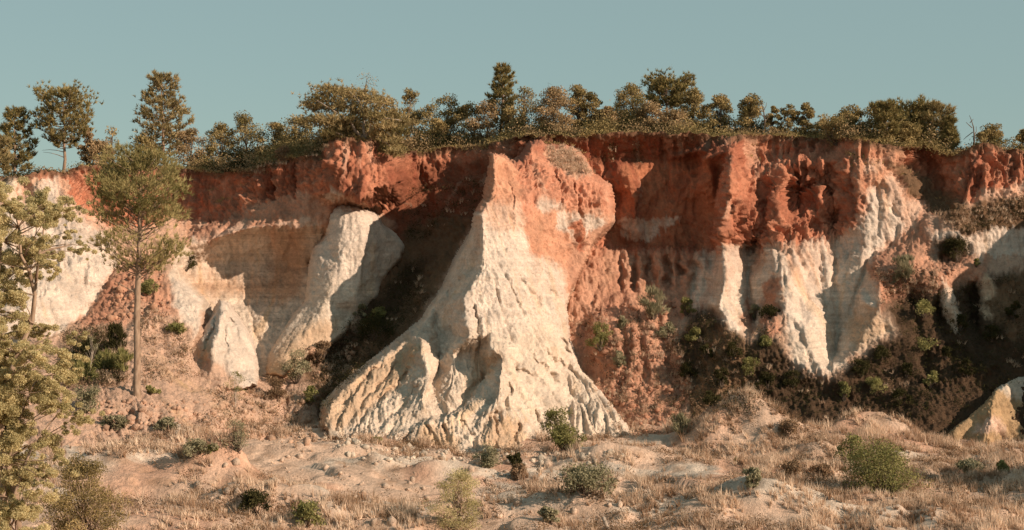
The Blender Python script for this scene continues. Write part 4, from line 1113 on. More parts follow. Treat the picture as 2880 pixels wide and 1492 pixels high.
def shrub(label, base, H, W, seed=1, clumps=16, leaves=55, leaf=0.11, mat=None, group=None, name="bush", lean=(0, 0), flat=0.8, stem_mat=None, spiky=False, cat="bush"):
    rs = np.random.RandomState(seed)
    root = empty(name, np.asarray(base, float), label, cat, group)
    mb, cr = MB(), MB()
    for i in range(clumps):
        az = rs.uniform(0, 6.28); u = rs.uniform(0.05, 1)
        rr = math.sqrt(max(0.04, 1 - (1.25 * u - 0.35) ** 2)) * rs.uniform(0.15, 1)
        c = np.array([math.cos(az) * rr * W * 0.40 + lean[0] * u * H, math.sin(az) * rr * W * 0.40 + lean[1] * u * H, H * (0.12 + 0.78 * u)])
        st = np.array([c[0] * 0.12, c[1] * 0.12, -0.1])
        mb.tube(curve_pts(st, c, rs.normal(size=3) * 0.04 * W, 4), np.linspace(0.014 * H + 0.012, 0.008, 4), 4)
        n = int(1.9 * leaves * rs.uniform(0.6, 1.3)); rad = W * rs.uniform(0.12, 0.21)
        q = rs.normal(size=(n, 3)); q /= np.linalg.norm(q, axis=1)[:, None]
        q = q * (rs.uniform(0, 1, (n, 1)) ** 0.5) * rad * np.array([1, 1, flat])
        lump = np.clip(0.5 + rs.normal() * 0.2, 0.1, 0.9)
        P = c + q; P[:, 2] = np.maximum(P[:, 2], 0.02)
        if spiky:
            dirs = P - np.array([0, 0, -0.3 * H]); dirs /= np.linalg.norm(dirs, axis=1)[:, None] + 1e-9
            cr.tufts(P[::3], dirs[::3], leaf * 3.2, leaf * 0.22, 3, rs, 0.28, np.full(len(P[::3]), lump))
        else:
            cr.leaves(P, leaf, rs, np.full(n, lump), 0.4)
    mb.build("stem", stem_mat or BARKD, root)
    cr.build("foliage", mat or BUSHG, root)
    return root


# ---- where things stand
bpy.context.view_layer.update()
DEPS = bpy.context.evaluated_depsgraph_get()
TERRAIN = {"cliff", "ground", "plateau_ground", "white_ridge", "white_rock_tower", "white_rock_pyramid", "ochre_mound"}


def hit(px, py):
    d = at(px, py, 1.0) - Vector((0, 0, CAM_Z)); d.normalize()
    ok, loc, nor, idx, ob, mtx = scene.ray_cast(DEPS, Vector((0, 0, CAM_Z)), d)
    return (loc, nor, ob.name) if ok else (None, None, None)


def drop(x, y, top=80.0):
    ok, loc, nor, idx, ob, mtx = scene.ray_cast(DEPS, Vector((x, y, top)), Vector((0, 0, -1)))
    return loc if ok else None


def rim_spot(px, back):
    """A place on the plateau `back` metres behind the rim, in the direction of photo column px."""
    y = float(rim_at(px, 2)) + back
    loc = drop((px - 1440) * K * y, y)
    return loc if loc is not None else at(px, 400, y)


def z_of(py, y):
    return CAM_Z - (py - 746.0) * K * y

# ------------------------------------------------------------------ trees along the rim
# kind, photo column, photo row of the top, width in photo pixels, metres behind the rim, label, options
G_RIM = "trees along the cliff top"
RIM_TREES = [
    ("pine", 38, 298, 135, 7, "dark pine cut off by the left-hand edge on the cliff top", dict(shape="tall", crown0=0.12, limbs=50, mat="PINE")),
    ("pine", -6, 384, 90, 2, "low rust-tinted pine in front of the dark pine at the left-hand edge", dict(shape="round", crown0=0.1, limbs=30, mat="PINEW")),
    ("pine", 178, 252, 205, 5, "round-crowned pine with bare lower trunk above the left white cliff", dict(shape="round", crown0=0.34, limbs=64, tufts=17)),
    ("oak", 248, 358, 62, 4, "small pale leafy tree touching the right side of the round-crowned pine", dict(mat="OAKB", clumps=16)),
    ("oak", 312, 354, 78, 6, "thin see-through young tree between the two tall left pines", dict(clumps=14, leaves=34, mat="OAK")),
    ("oak", 278, 396, 100, 3, "low brown bushy tree below the thin young tree at left", dict(mat="OAKB", crown0=0.05)),
    ("oak", 402, 388, 90, 4, "low dark leafy tree at the left foot of the tallest left pine", dict(crown0=0.05)),
    ("pine", 466, 196, 178, 6, "tallest pine on the left of the cliff top, with ragged cone-shaped crown", dict(shape="tall", crown0=0.16, limbs=84, tufts=15, mat="PINEW")),
    ("oak", 540, 366, 120, 6, "low oak just right of the tallest left pine", dict(crown0=0.05, mat="OAKB")),
    ("oak", 618, 348, 110, 9, "wide low oak on the slope right of the tallest left pine", dict(crown0=0.05)),
    ("oak", 690, 326, 130, 12, "oak with airy top on the shaded vegetated slope", dict(crown0=0.1, clumps=30, mat="OAK")),
    ("oak", 770, 348, 110, 10, "dark low oak left of the spreading tree", dict(crown0=0.05)),
    ("oak", 835, 330, 120, 9, "dark oak tucked under the left wing of the spreading tree", dict(crown0=0.05)),
    ("oak", 1150, 250, 92, 8, "oak with a spiky double top right of the spreading tree", dict(crown0=0.08, clumps=28)),
    ("oak", 1108, 320, 90, 6, "low oak between the spreading tree and the spiky oak", dict(crown0=0.05)),
    ("oak", 1212, 300, 100, 6, "low broad oak above the dark bay", dict(crown0=0.05)),
    ("oak", 1262, 258, 118, 9, "oak with pale thin trunk above the dark bay", dict(crown0=0.22, clumps=30, bark="BARKG")),
    ("oak", 1322, 276, 90, 8, "oak directly left of the slim dark pine", dict(crown0=0.1)),
    ("pine", 1405, 168, 98, 9, "slim dark pine rising above the oaks over the central ridge", dict(shape="tall", crown0=0.30, limbs=60, tufts=14)),
    ("oak", 1368, 290, 110, 5, "bushy yellowish oak below the slim dark pine", dict(crown0=0.05, mat="OAKB")),
    ("oak", 1440, 296, 90, 7, "dim oak right of the slim dark pine", dict(crown0=0.08)),
    ("oak", 1478, 246, 95, 9, "open oak with dark twigs above the ridge knob", dict(crown0=0.15, clumps=30, leaves=50)),
    ("oak", 1560, 252, 130, 6, "large rounded oak over the grassy ledge", dict(crown0=0.12, clumps=40, mat="OAKB", twigs=2)),
    ("oak", 1624, 236, 88, 8, "tall narrow oak with leafy tip over the grassy ledge", dict(crown0=0.15, clumps=30)),
    ("oak", 1665, 266, 80, 8, "dark oak at the left of the gap in the tree line", dict(crown0=0.1)),
    ("oak", 1708, 304, 80, 6, "small pale oak in the gap of the tree line", dict(crown0=0.15, mat="OAKB", twigs=2)),
    ("oak", 1772, 240, 130, 7, "oak with dead twigs on its left, right of the tree-line gap", dict(crown0=0.15, clumps=42, twigs=2)),
    ("oak", 1830, 288, 110, 5, "pale oak in front of the flat-topped pine", dict(crown0=0.1, mat="OAKB")),
    ("pine", 1878, 184, 142, 11, "flat-topped pine rising over the oaks right of centre", dict(shape="umbrella", crown0=0.50, limbs=52, tufts=16)),
    ("oak", 1952, 254, 110, 8, "oak just right of the flat-topped pine", dict(crown0=0.12, clumps=32)),
    ("oak", 1900, 310, 110, 5, "pale low oak under the flat-topped pine", dict(crown0=0.05, mat="OAKB")),
    ("oak", 2022, 268, 95, 8, "dark oak over the first red buttress", dict(crown0=0.15, clumps=28)),
    ("oak", 2098, 262, 100, 7, "oak with slanting dark stem left of the leafless tree", dict(crown0=0.15, clumps=28, lean=(0.12, 0))),
    ("oak", 2172, 302, 60, 5, "slender young tree just right of the leafless tree", dict(crown0=0.15, clumps=16)),
    ("oak", 2218, 296, 62, 5, "second slender young tree right of the leafless tree", dict(crown0=0.2, clumps=16)),
    ("oak", 2266, 292, 62, 5, "third slender young tree right of the leafless tree", dict(crown0=0.2, clumps=18)),
    ("oak", 2330, 322, 90, 5, "low dark oak behind the bush that overhangs the rim", dict(crown0=0.1)),
    ("oak", 2392, 300, 100, 6, "oak behind the overhanging bush, left of the pale-stemmed pine", dict(crown0=0.1, clumps=30)),
    ("oak", 2446, 304, 90, 6, "dark see-through oak beside the pale-stemmed pine", dict(crown0=0.15, clumps=22, leaves=50)),
    ("pine", 2496, 287, 100, 2.5, "pale-stemmed pine standing at the very rim on the right", dict(shape="round", crown0=0.22, limbs=46, bark="BARKG")),
    ("pine", 2558, 279, 125, 7, "dense dark pine with two tops in the right-hand clump", dict(shape="umbrella", crown0=0.08, limbs=66, tufts=17)),
    ("pine", 2626, 290, 130, 6, "broad dense pine at the middle of the right-hand clump", dict(shape="round", crown0=0.03, limbs=70, tufts=17, mat="PINEW")),
    ("pine", 2672, 326, 62, 5, "narrow low pine ending the right-hand clump", dict(shape="tall", crown0=0.03, limbs=40)),
    ("oak", 2545, 350, 110, 3, "sunlit low oak under the dense two-topped pine", dict(crown0=0.03, mat="OAK")),
    ("oak", 2790, 356, 100, 4, "low dark oak on the red bluff beside the crooked bare tree", dict(crown0=0.1, twigs=3)),
    ("oak", 2842, 384, 80, 4, "thin scrubby tree near the right-hand end of the bluff", dict(crown0=0.15, clumps=12, leaves=34)),
    ("oak", 2878, 362, 50, 4, "dark little tree cut off by the right-hand edge", dict(crown0=0.1)),
]
for i, (kind, px, ptop, wpx, back_, label, opt) in enumerate(RIM_TREES):
    b = rim_spot(px, back_)
    H = z_of(ptop, b.y) - b.z
    W = wpx * K * b.y
    o = dict(opt)
    for k in ("mat", "bark"):
        if k in o: o[k] = globals()[o[k]]
    if kind == "pine":
        pine(label, b, H, W, seed=100 + i, group=G_RIM, **o)
    else:
        o.setdefault("clumps", 24)
        broadleaf(label, b, H, W, seed=200 + i, group=G_RIM, **o)

# the spreading tree on the red knoll
b = rim_spot(1027, 1.0)
rs = np.random.RandomState(5)
root = empty("spreading_pine", b, "wide spreading pine with pale forked limbs leaning out over the red knoll", "pine", G_RIM)
mb, cr = MB(), MB()
bb = np.array(b)
kn = K * b.y


def rel(px, py, dy=0.0):
    return np.array([(px - 1440) * K * b.y - bb[0], dy, CAM_Z - (py - 746) * K * b.y - bb[2]])


limbs_sp = [[(1027, 392), (1023, 360), (1026, 330), (1015, 290), (985, 260)], [(1027, 392), (1043, 365), (1046, 340), (1070, 310), (1095, 285)], [(1027, 392), (1000, 370), (990, 345), (950, 320), (900, 290)],
            [(1026, 330), (980, 300), (930, 270), (880, 255)], [(1015, 290), (1030, 250), (1036, 222)], [(1046, 340), (1090, 335), (1130, 340)], [(990, 345), (940, 350), (880, 335)],
            [(1027, 392), (1060, 385), (1095, 410), (1112, 435)], [(1027, 392), (985, 395), (960, 380), (915, 365)]]
for i, l in enumerate(limbs_sp):
    pts = np.array([rel(x, y, rs.normal() * 0.5 - 0.4 * j) for j, (x, y) in enumerate(l)])
    pts[0, 1] = 0
    mb.tube(pts, np.linspace(0.20 if i < 3 else 0.11, 0.04, len(l)), 6)
mb.build("trunk", BARKG, root, smooth=True)
pads = [(900, 262, 48), (930, 240, 45), (965, 245, 50), (1000, 255, 50), (1040, 262, 48), (1075, 280, 45), (1105, 305, 42), (880, 285, 40), (925, 285, 50), (975, 285, 50), (1020, 300, 45), (1060, 320, 42),
        (890, 325, 45), (930, 330, 46), (965, 345, 42), (1085, 345, 42), (1120, 355, 38), (1060, 365, 34), (1100, 385, 36), (1112, 418, 30), (925, 365, 32), (1075, 410, 26), (1140, 330, 30), (955, 375, 26), (985, 325, 40)]
for (x, y, r) in pads:
    n = int(r * 3.6)
    q = rs.normal(size=(n, 3)) * np.array([0.46, 0.75, 0.18]) * r * kn
    c = rel(x, y + 14, rs.normal() * 0.9) + q
    cr.tufts(c, np.tile([0, 0, 0.8], (n, 1)), 0.40 * rs.uniform(0.8, 1.2, n), 0.042, 8, rs, 0.75, np.clip(0.45 + 0.25 * rs.normal() + 0.2 * rs.normal(size=n), 0, 1))
cr.build("crown", PINEW, root)
tw = MB()
for i in range(16):
    c = rel(1036 + rs.normal() * 14, 228 + rs.normal() * 12); n = 12
    tw.leaves(c + rs.normal(size=(n, 3)) * 0.22, 0.12, rs)
tw.build("foliage", OAKB, root)


def bare_tree(label, px, ptop, back_, seed, hooks):
    b = rim_spot(px, back_); bb = np.array(b)
    root = empty("bare_tree", b, label, "dead tree", "bare trees on the cliff top")
    mb = MB()
    for i, l in enumerate(hooks):
        pts = np.array([[(x - px) * K * b.y, 0.25 * j * (1 if i % 2 else -1), z_of(y, b.y) - bb[2]] for j, (x, y) in enumerate(l)])
        mb.tube(pts, np.linspace(0.10 if i == 0 else 0.05, 0.02, len(l)), 5)
    mb.build("trunk", BARKD, root, smooth=True)


bare_tree("bare crooked tree forking above the red bluff near the right-hand edge", 2740, 328, 2, 1,
          [[(2740, 415), (2738, 385), (2734, 360), (2726, 342), (2718, 328)], [(2736, 372), (2720, 385), (2714, 392)], [(2734, 360), (2722, 352), (2713, 346)], [(2738, 385), (2748, 370), (2750, 355)], [(2728, 346), (2736, 336)]])
bare_tree("leafless tree with twisted twigs in the middle of the rim gap", 2148, 278, 4, 2,
          [[(2148, 400), (2150, 340), (2145, 310), (2138, 290), (2130, 279)], [(2146, 315), (2156, 298), (2158, 288)], [(2148, 330), (2136, 318), (2130, 305)], [(2150, 345), (2162, 330), (2166, 318)]])

# trees standing beyond the right-hand edge; their shadows lie on the grass
for i, (x, y, H, W) in enumerate([(48.5, 97.0, 10.0, 8.0), (54.0, 95.5, 12.0, 9.0), (45.5, 100.0, 7.5, 7.0), (60.5, 93.5, 14.0, 10.0)]):
    p = drop(x, y)
    broadleaf(("second smallest", "second tallest", "smallest", "tallest")[i] + " of the trees beyond the right-hand edge that shade the grass", (x, y, p.z - 0.1), H, W, crown0=0.15, seed=330 + i, clumps=70, leaf=0.26, group="trees beyond the right-hand edge")

# undergrowth on the rim: nobody could count it
rs = np.random.RandomState(11)
ugs = [MB(), MB(), MB()]
n_ug = 0
while n_ug < 2300:
    px = rs.uniform(-250, 3050)
    dens = 1.0 if 540 < px < 2720 else 0.35
    if rs.uniform() > dens: continue
    back_ = rs.uniform(0.2, 9)
    wave = float(noise3(px / 60.0, back_ * 0.2, 4.0)) * 0.6 + float(noise3(px / 22.0, back_ * 0.4, 8.0)) * 0.5
    if 540 < px < 930: hgt = rs.uniform(0.5, 2.4)
    elif 2680 < px or px < 540: hgt = rs.uniform(0.2, 0.8)
    else: hgt = rs.uniform(0.4, 1.0) * (0.55 + 3.6 * max(0.0, min(1.0, 0.35 + wave)))
    if 2150 < px < 2330: hgt *= 0.6
    if back_ < 1.2: hgt *= 0.35
    elif wave < -0.35: continue
    p = rim_spot(px, back_)
    m = int(30 + 32 * hgt)
    q = rs.normal(size=(m, 3)) * np.array([0.50, 0.45, 0.27 * hgt]) + np.array([0, 0, hgt * 0.55])
    q[:, 2] = np.maximum(q[:, 2], 0.0)
    ugs[int(2.99 * (0.5 + 0.5 * math.sin(px / 47.0 + 3 * wave)) * rs.uniform(0.6, 1.0))].leaves(np.array(p) + q, 0.17, rs, np.full(m, rs.uniform(0.1, 0.8)), 0.4)
    n_ug += 1
for i in range(1150):      # taller shaded thicket further back
    px = rs.uniform(560, 2330); back_ = rs.uniform(7, 12)
    p = rim_spot(px, back_); hgt = rs.uniform(2.0, 4.1) * (0.75 + 0.4 * float(noise3(px / 50.0, 2.0, 1.0))) * (0.65 if px > 2130 else 1)
    m = int(26 * hgt)
    q = rs.normal(size=(m, 3)) * np.array([0.55, 0.5, 0.26 * hgt]) + np.array([0, 0, hgt * 0.5])
    ugs[2 if rs.uniform() < 0.6 else 0].leaves(np.array(p) + q, 0.18, rs, np.full(m, rs.uniform(0.1, 0.8)), 0.4)
ug = ugs[0]
for i in range(420):      # turf fringe hanging over the edge
    px = rs.uniform(300, 2720)
    p = rim_spot(px, rs.uniform(-0.1, 0.5)); m = 8
    ug.tufts(np.array(p) + rs.normal(size=(m, 3)) * np.array([0.4, 0.2, 0.08]), np.tile([0, -0.6, 0.5], (m, 1)), 0.32, 0.035, 3, rs, 0.6, np.full(m, 0.8))
for mb_, mt_, nm_, lb_ in zip(ugs, (OAK, OAKB, BUSHD), ("olive_undergrowth", "brown_undergrowth", "dark_undergrowth"), ("olive scrub and turf on the cliff top under the trees", "brownish scrub on the cliff top under the trees", "dark scrub on the cliff top under the trees")):
    tag(mb_.build(nm_, mt_), lb_, None, None, "stuff")

# ------------------------------------------------------------------ the tall pine on the left slope
loc, nor, nm = hit(386, 1117)
H = z_of(428, loc.y) - loc.z
bb = np.array(loc); kn = K * loc.y
rs = np.random.RandomState(21)
root = empty("tall_pine", loc, "tall pine with long bare trunk standing alone on the left slope", "pine")


def relp(px, py, dy=0.0):
    return np.array([(px - 1440) * kn - bb[0], dy, CAM_Z - (py - 746) * kn - bb[2]])


mb, cr = MB(), MB()
tp = [(386, 1124), (385, 1100), (386, 1000), (385, 900), (388, 800), (391, 720), (393, 640), (394, 560), (396, 490), (398, 440)]
mb.tube([relp(x, y) for x, y in tp], [0.42, 0.30, 0.265, 0.25, 0.23, 0.20, 0.16, 0.12, 0.07, 0.03], 10)
tpy = np.array([t[1] for t in tp][::-1], float); tpx = np.array([t[0] for t in tp][::-1], float)
pads = []
for i in range(165):
    py = rs.uniform(430, 770)
    u = (py - 430) / 340
    half = np.interp(py, [425, 440, 470, 520, 580, 620, 680, 730, 775], [30, 78, 110, 124, 128, 106, 116, 95, 35])
    x = 388 + rs.uniform(-1, 1) * half * (1 if py < 620 else 1.0)
    if py > 610 and rs.uniform() < 0.5: continue
    pads.append((x, py, rs.normal() * half * 0.55 * kn))
for (x, y, dy) in pads:
    y0 = min(775, y + 25 + abs(x - 388) * 0.35)
    a = relp(np.interp(y0, tpy, tpx), y0); c = relp(x, y, dy)
    mb.tube(curve_pts(a, c, (0, 0, -0.15), 4), np.linspace(0.05, 0.012, 4), 4)
    n = rs.randint(20, 36) if y < 620 else rs.randint(14, 24)
    q = rs.normal(size=(n, 3)) * np.array([0.55, 0.55, 0.30])
    out = (c - a) / (np.linalg.norm(c - a) + 1e-6)
    cr.tufts(c + q, np.tile(out * 0.6 + np.array([0, 0, 0.7]), (n, 1)), 0.44 * rs.uniform(0.8, 1.2, n), 0.026, 11, rs, 0.55,
             np.clip((0.40 if y < 600 else 0.66) + 0.2 * rs.normal() + 0.15 * rs.normal(size=n), 0, 1))
mb.build("trunk", BARK, root, smooth=True)
cr.build("crown", leaf_material("tall_pine_needles", (0.15, 0.135, 0.048), (0.50, 0.40, 0.19)), root)
for l in ([(384, 765), (340, 735), (300, 705), (250, 680)], [(383, 825), (350, 805), (325, 790)], [(390, 725), (410, 690), (432, 655)], [(383, 640), (345, 610), (300, 590)], [(394, 560), (420, 585), (455, 570)],
          [(392, 790), (415, 772), (430, 760)], [(392, 650), (440, 640), (480, 632)], [(391, 720), (370, 690), (352, 665)]):
    x = MB(); x.tube([relp(px, py, -0.25 * j) for j, (px, py) in enumerate(l)], np.linspace(0.06, 0.018, len(l)), 5)
    x.build("branch", BARK, root)

# ------------------------------------------------------------------ the leafy tree filling the left-hand edge
YA = 64.0
ka = K * YA
gz = float(ground_z((30 - 1440) * ka, YA))
base = np.array([(30 - 1440) * ka, YA, gz])
rs = np.random.RandomState(31)
root = empty("aspen_tree", base, "tall yellow-green leafy tree with several stems filling the left-hand edge", "tree")


def rela(px, py, dy=0.0):
    return np.array([(px - 1440) * ka - base[0], dy, CAM_Z - (py - 746) * ka - base[2]])


stems_a = [[(36, 1700), (46, 1500), (42, 1400), (24, 1290), (4, 1210), (-20, 1080), (-30, 950), (-10, 800), (10, 680)],
           [(30, 1700), (20, 1500), (0, 1300), (20, 1100), (52, 990), (84, 905), (94, 830), (86, 760), (66, 720), (52, 640)],
           [(92, 815), (106, 760), (118, 715), (124, 660), (120, 590)], [(24, 1290), (60, 1180), (100, 1080), (112, 1060)], [(42, 1400), (90, 1270), (130, 1200), (165, 1160)],
           [(118, 715), (150, 700), (190, 690)], [(52, 990), (110, 960), (170, 940)], [(-20, 1080), (-60, 900), (-90, 750)]]
mb, cr = MB(), MB()
for i, l in enumerate(stems_a):
    r = 0.17 if i < 2 else 0.075
    mb.tube([rela(x, y, 0.35 * math.sin(j * 1.3 + i)) for j, (x, y) in enumerate(l)], np.linspace(r, r * 0.3, len(l)), 7)
pads = [(90, 610, 70), (35, 640, 75), (150, 625, 45), (60, 715, 65), (0, 760, 75), (205, 690, 30), (180, 745, 30), (225, 710, 16), (20, 850, 75), (40, 930, 55), (150, 985, 42), (200, 960, 30), (30, 1020, 85), (125, 1050, 62), (-5, 1120, 85),
        (85, 1130, 80), (165, 1150, 44), (205, 1195, 40), (30, 1230, 85), (110, 1250, 62), (50, 1330, 75), (-10, 1400, 75), (70, 1440, 60), (-80, 700, 85), (-80, 900, 85), (-80, 1100, 85), (-80, 1300, 85),
        (120, 575, 38), (60, 580, 40), (10, 560, 60), (170, 570, 20), (20, 1480, 80), (150, 670, 40), (110, 700, 35), (185, 650, 25), (170, 1090, 40), (140, 1330, 45), (-150, 800, 90), (-150, 1000, 90), (-150, 1200, 90)]
edge = [(-170, 560), (20, 540), (150, 555), (195, 600), (185, 690), (130, 770), (110, 880), (215, 950), (190, 1060), (205, 1190), (190, 1300), (130, 1400), (120, 1500), (-170, 1500)]
k_ = 0
while k_ < 95:
    x, y = rs.uniform(-170, 215), rs.uniform(550, 1500)
    if poly_sd(np.array([x]), np.array([y]), edge)[0] > 4 and not (95 < x and 740 < y < 930):
        pads.append((x, y, rs.uniform(22, 44))); k_ += 1
for (x, y, r) in pads:
    dy = rs.normal() * 1.0
    c0 = rela(x, y, dy)
    s = stems_a[rs.randint(2)]
    k = int(np.argmin([abs(x - q[0]) + 0.6 * abs(y + r - q[1]) for q in s]))
    mb.tube(curve_pts(rela(*s[k]), c0, rs.normal(size=3) * 0.15, 4), np.linspace(0.035, 0.010, 4), 4)
    for sub in range(int(6 + r / 5)):
        c = c0 + rs.normal(size=3) * np.array([0.50, 0.6, 0.50]) * r * ka
        rad = r * ka * rs.uniform(0.14, 0.32)
        n = int(60 + 5200 * rad ** 2)
        n = min(n, 900)
        q = rs.normal(size=(n, 3)); q /= np.linalg.norm(q, axis=1)[:, None]
        q = q * (rs.uniform(0, 1, (n, 1)) ** 0.5) * rad * np.array([1.1, 1.1, 0.85])
        cr.leaves(c + q, 0.066, rs, np.full(n, np.clip(0.55 + 0.2 * rs.normal(), 0, 1)), 0.3)
mb.build("trunk", BARK, root, smooth=True)
cr.build("crown", ASPEN, root)

# ------------------------------------------------------------------ bushes one can point at
# column, row of the foot, height and width in photo pixels, material, label, options
BUSHES = [
    (1600, 1279, 138, 128, "BUSHG", "round green bush throwing its shadow at the foot of the white ridge", dict(clumps=38, leaves=80, lean=(-0.25, 0))),
    (1378, 1312, 62, 100, "BUSHP", "grey-green bush on the sandy bank left of the round green bush", dict(clumps=20)),
    (1452, 1322, 48, 60, "BUSHD", "dark bush at the tip of the sandy bank", {}),
    (1650, 1392, 78, 190, "BUSHP", "wide loose green bush among the grass below the white ridge", dict(clumps=36, leaves=70)),
    (2500, 1396, 150, 260, "BUSHG", "largest low green bush in the dry grass on the right", dict(clumps=64, leaves=110, leaf=0.10, lean=(-0.35, 0))),
    (2395, 1312, 90, 110, "BUSHG", "upper left branch-like bush joined to the largest low green bush", dict(clumps=20, leaves=50)),
    (2118, 1372, 56, 72, "BUSHP", "small yellowish bush on the bare sand right of centre", {}),
    (2232, 1345, 44, 100, "BUSHB", "brown heathery bush right of the small yellowish bush", {}),
    (2310, 1352, 44, 80, "BUSHB", "brown bush left of the largest low green bush", {}),
    (2215, 1228, 42, 90, "BUSHB", "low scrubby bush in the grass below the shaded slope", {}),
    (2730, 1335, 40, 90, "BUSHP", "pale bush at the near edge of the ground shadow on the right", {}),
    (2820, 1332, 36, 40, "BUSHG", "small rounded green bush beside the ground shadow on the right", {}),
    (1838, 898, 88, 86, "BUSHP", "pale green broom high on the red rubble slope", dict(clumps=26, spiky=True)),
    (1690, 985, 88, 84, "BUSHG", "green bush on the white patch of the red rubble slope", dict(clumps=24)),
    (1748, 930, 40, 46, "BUSHP", "small pale bush between the two larger rubble slope bushes", {}),
    (1738, 1036, 52, 54, "BUSHP", "grey-green bush lowest on the red rubble slope", {}),
    (1930, 888, 56, 60, "BUSHG", "green bush at the right side of the red rubble slope", {}),
    (1875, 950, 40, 60, "BUSHP", "yellowish tuft under the right end of the rubble slope", {}),
    (1915, 1232, 62, 70, "BUSHP", "pale upright bush at the foot of the red rubble slope", dict(spiky=True)),
    (2545, 792, 72, 82, "BUSHP", "pale silvery broom on the sunlit shelf at right", dict(clumps=26, spiky=True)),
    (2746, 752, 26, 26, "BUSHG", "tiny yellow-green bush at the end of the sunlit shelf", dict(clumps=7)),
    (2690, 735, 62, 108, "BUSHD", "big dark bush under the white band at right", dict(clumps=26)),
    (2512, 805, 24, 22, "BUSHP", "tiny pale bush below left of the silvery broom", dict(clumps=6)),
    (2122, 900, 44, 50, "BUSHP", "small pale bush between the two white spurs", {}),
    (2168, 895, 34, 70, "BUSHD", "dark bush on the red hump between the white spurs", {}),
    (2600, 985, 34, 92, "BUSHG", "sunlit straggling bush alone in the dark slope", dict(clumps=14, leaves=30)),
    (2372, 1128, 56, 46, "BUSHG", "bush with sunlit top at the foot of the dark slope", dict(clumps=14)),
    (668, 1268, 92, 112, "BUSHP", "grey-green bush with fine stems on the sand at left", dict(clumps=26, leaves=40, leaf=0.08)),
    (560, 1278, 40, 110, "BUSHP", "low grey bush left of the fine-stemmed bush", {}),
    (590, 1275, 24, 50, "BUSHG", "very low green bush between the grey bushes at left", dict(clumps=8)),
    (1016, 893, 38, 50, "BUSHP", "sunlit pale bush at the right foot of the rock tower", dict(clumps=14)),
    (1062, 898, 34, 56, "BUSHG", "green bush right of the pale bush by the rock tower", dict(clumps=14)),
    (1050, 955, 72, 130, "BUSHD", "dark hanging bush below the rock tower in the shade", dict(clumps=26)),
    (728, 470, 42, 66, "BUSHP", "pale green bush at the rim left of the red wall", dict(clumps=16)),
    (800, 452, 42, 70, "BUSHB", "brown bush at the rim above the red wall", dict(clumps=16)),
    (2355, 408, 82, 120, "OAK", "bush overhanging the rim above the red ribs", dict(clumps=30, leaves=70, leaf=0.14)),
    (522, 762, 50, 92, "BUSHD", "dark bush on the crest beside the left bay", dict(clumps=18)),
    (835, 1078, 100, 100, "BUSHP", "pale bush high on the rubble under the rock tower", dict(clumps=24)),
    (905, 1020, 60, 70, "BUSHB", "rusty bush on the rubble under the rock tower", {}),
    (780, 1120, 60, 90, "BUSHB", "rusty bush at the foot of the gully in the left bay", {}),
    (870, 1140, 56, 60, "BUSHG", "dim green bush left of the fluted fan foot", {}),
    (425, 1108, 24, 60, "BUSHG", "small green bush just right of the tall pine's foot", dict(clumps=9)),
    (300, 1045, 56, 90, "BUSHG", "yellow-green juniper left of the tall pine's trunk", dict(clumps=22, spiky=True)),
    (345, 1060, 76, 60, "BUSHG", "upright juniper touching the tall pine's trunk", dict(clumps=20, spiky=True)),
    (250, 1020, 60, 80, "BUSHD", "dark juniper beside the leafy tree at left", dict(clumps=20, spiky=True)),
    (330, 985, 70, 90, "BUSHD", "dark juniper high behind the tall pine", dict(clumps=24, spiky=True)),
    (225, 1075, 70, 90, "BUSHG", "juniper lowest beside the leafy tree at left", dict(clumps=20, spiky=True)),
    (240, 1160, 80, 110, "BUSHP", "pale bush left of the eroded bank", dict(clumps=22)),
    (320, 1210, 46, 80, "BUSHP", "low grey-green bush under the eroded bank", {}),
    (420, 830, 44, 70, "BUSHG", "green bush on the red slope right of the tall pine", {}),
    (500, 940, 30, 70, "BUSHG", "flat green bush on the sandy slope left of the small pyramid", {}),
    (470, 1210, 34, 70, "BUSHP", "grey bush against the foot of the eroded bank", {}),
    (720, 1450, 70, 130, "BUSHD", "dark bush in the grass near the bottom left", dict(clumps=20)),
    (860, 1480, 70, 120, "BUSHG", "dark leafy bush cut off by the bottom edge", dict(clumps=20)),
    (1460, 1345, 34, 70, "BUSHB", "brown heathery bush behind the wide loose bush", {}),
    (1545, 1470, 46, 70, "BUSHP", "pale bush left of the leaning post", {}),
    (1062, 1248, 22, 40, "BUSHG", "tiny green tuft on the bare sand before the fan foot", dict(clumps=7)),
    (2075, 1305, 20, 40, "BUSHG", "tiny flat bush on the sandy hump right of centre", dict(clumps=7)),
]
for i, (px, py, hpx, wpx, mname, label, opt) in enumerate(BUSHES):
    loc, nor, nm = hit(px, py)
    if loc is None:
        loc = rim_spot(px, 0.6)
    k_ = K * loc.y
    o = dict(opt); o.setdefault("leaf", 0.135)
    shrub(label, loc, hpx * k_, wpx * k_, seed=400 + i, mat=globals()[mname], group="bushes on the slopes and the valley floor", **o)

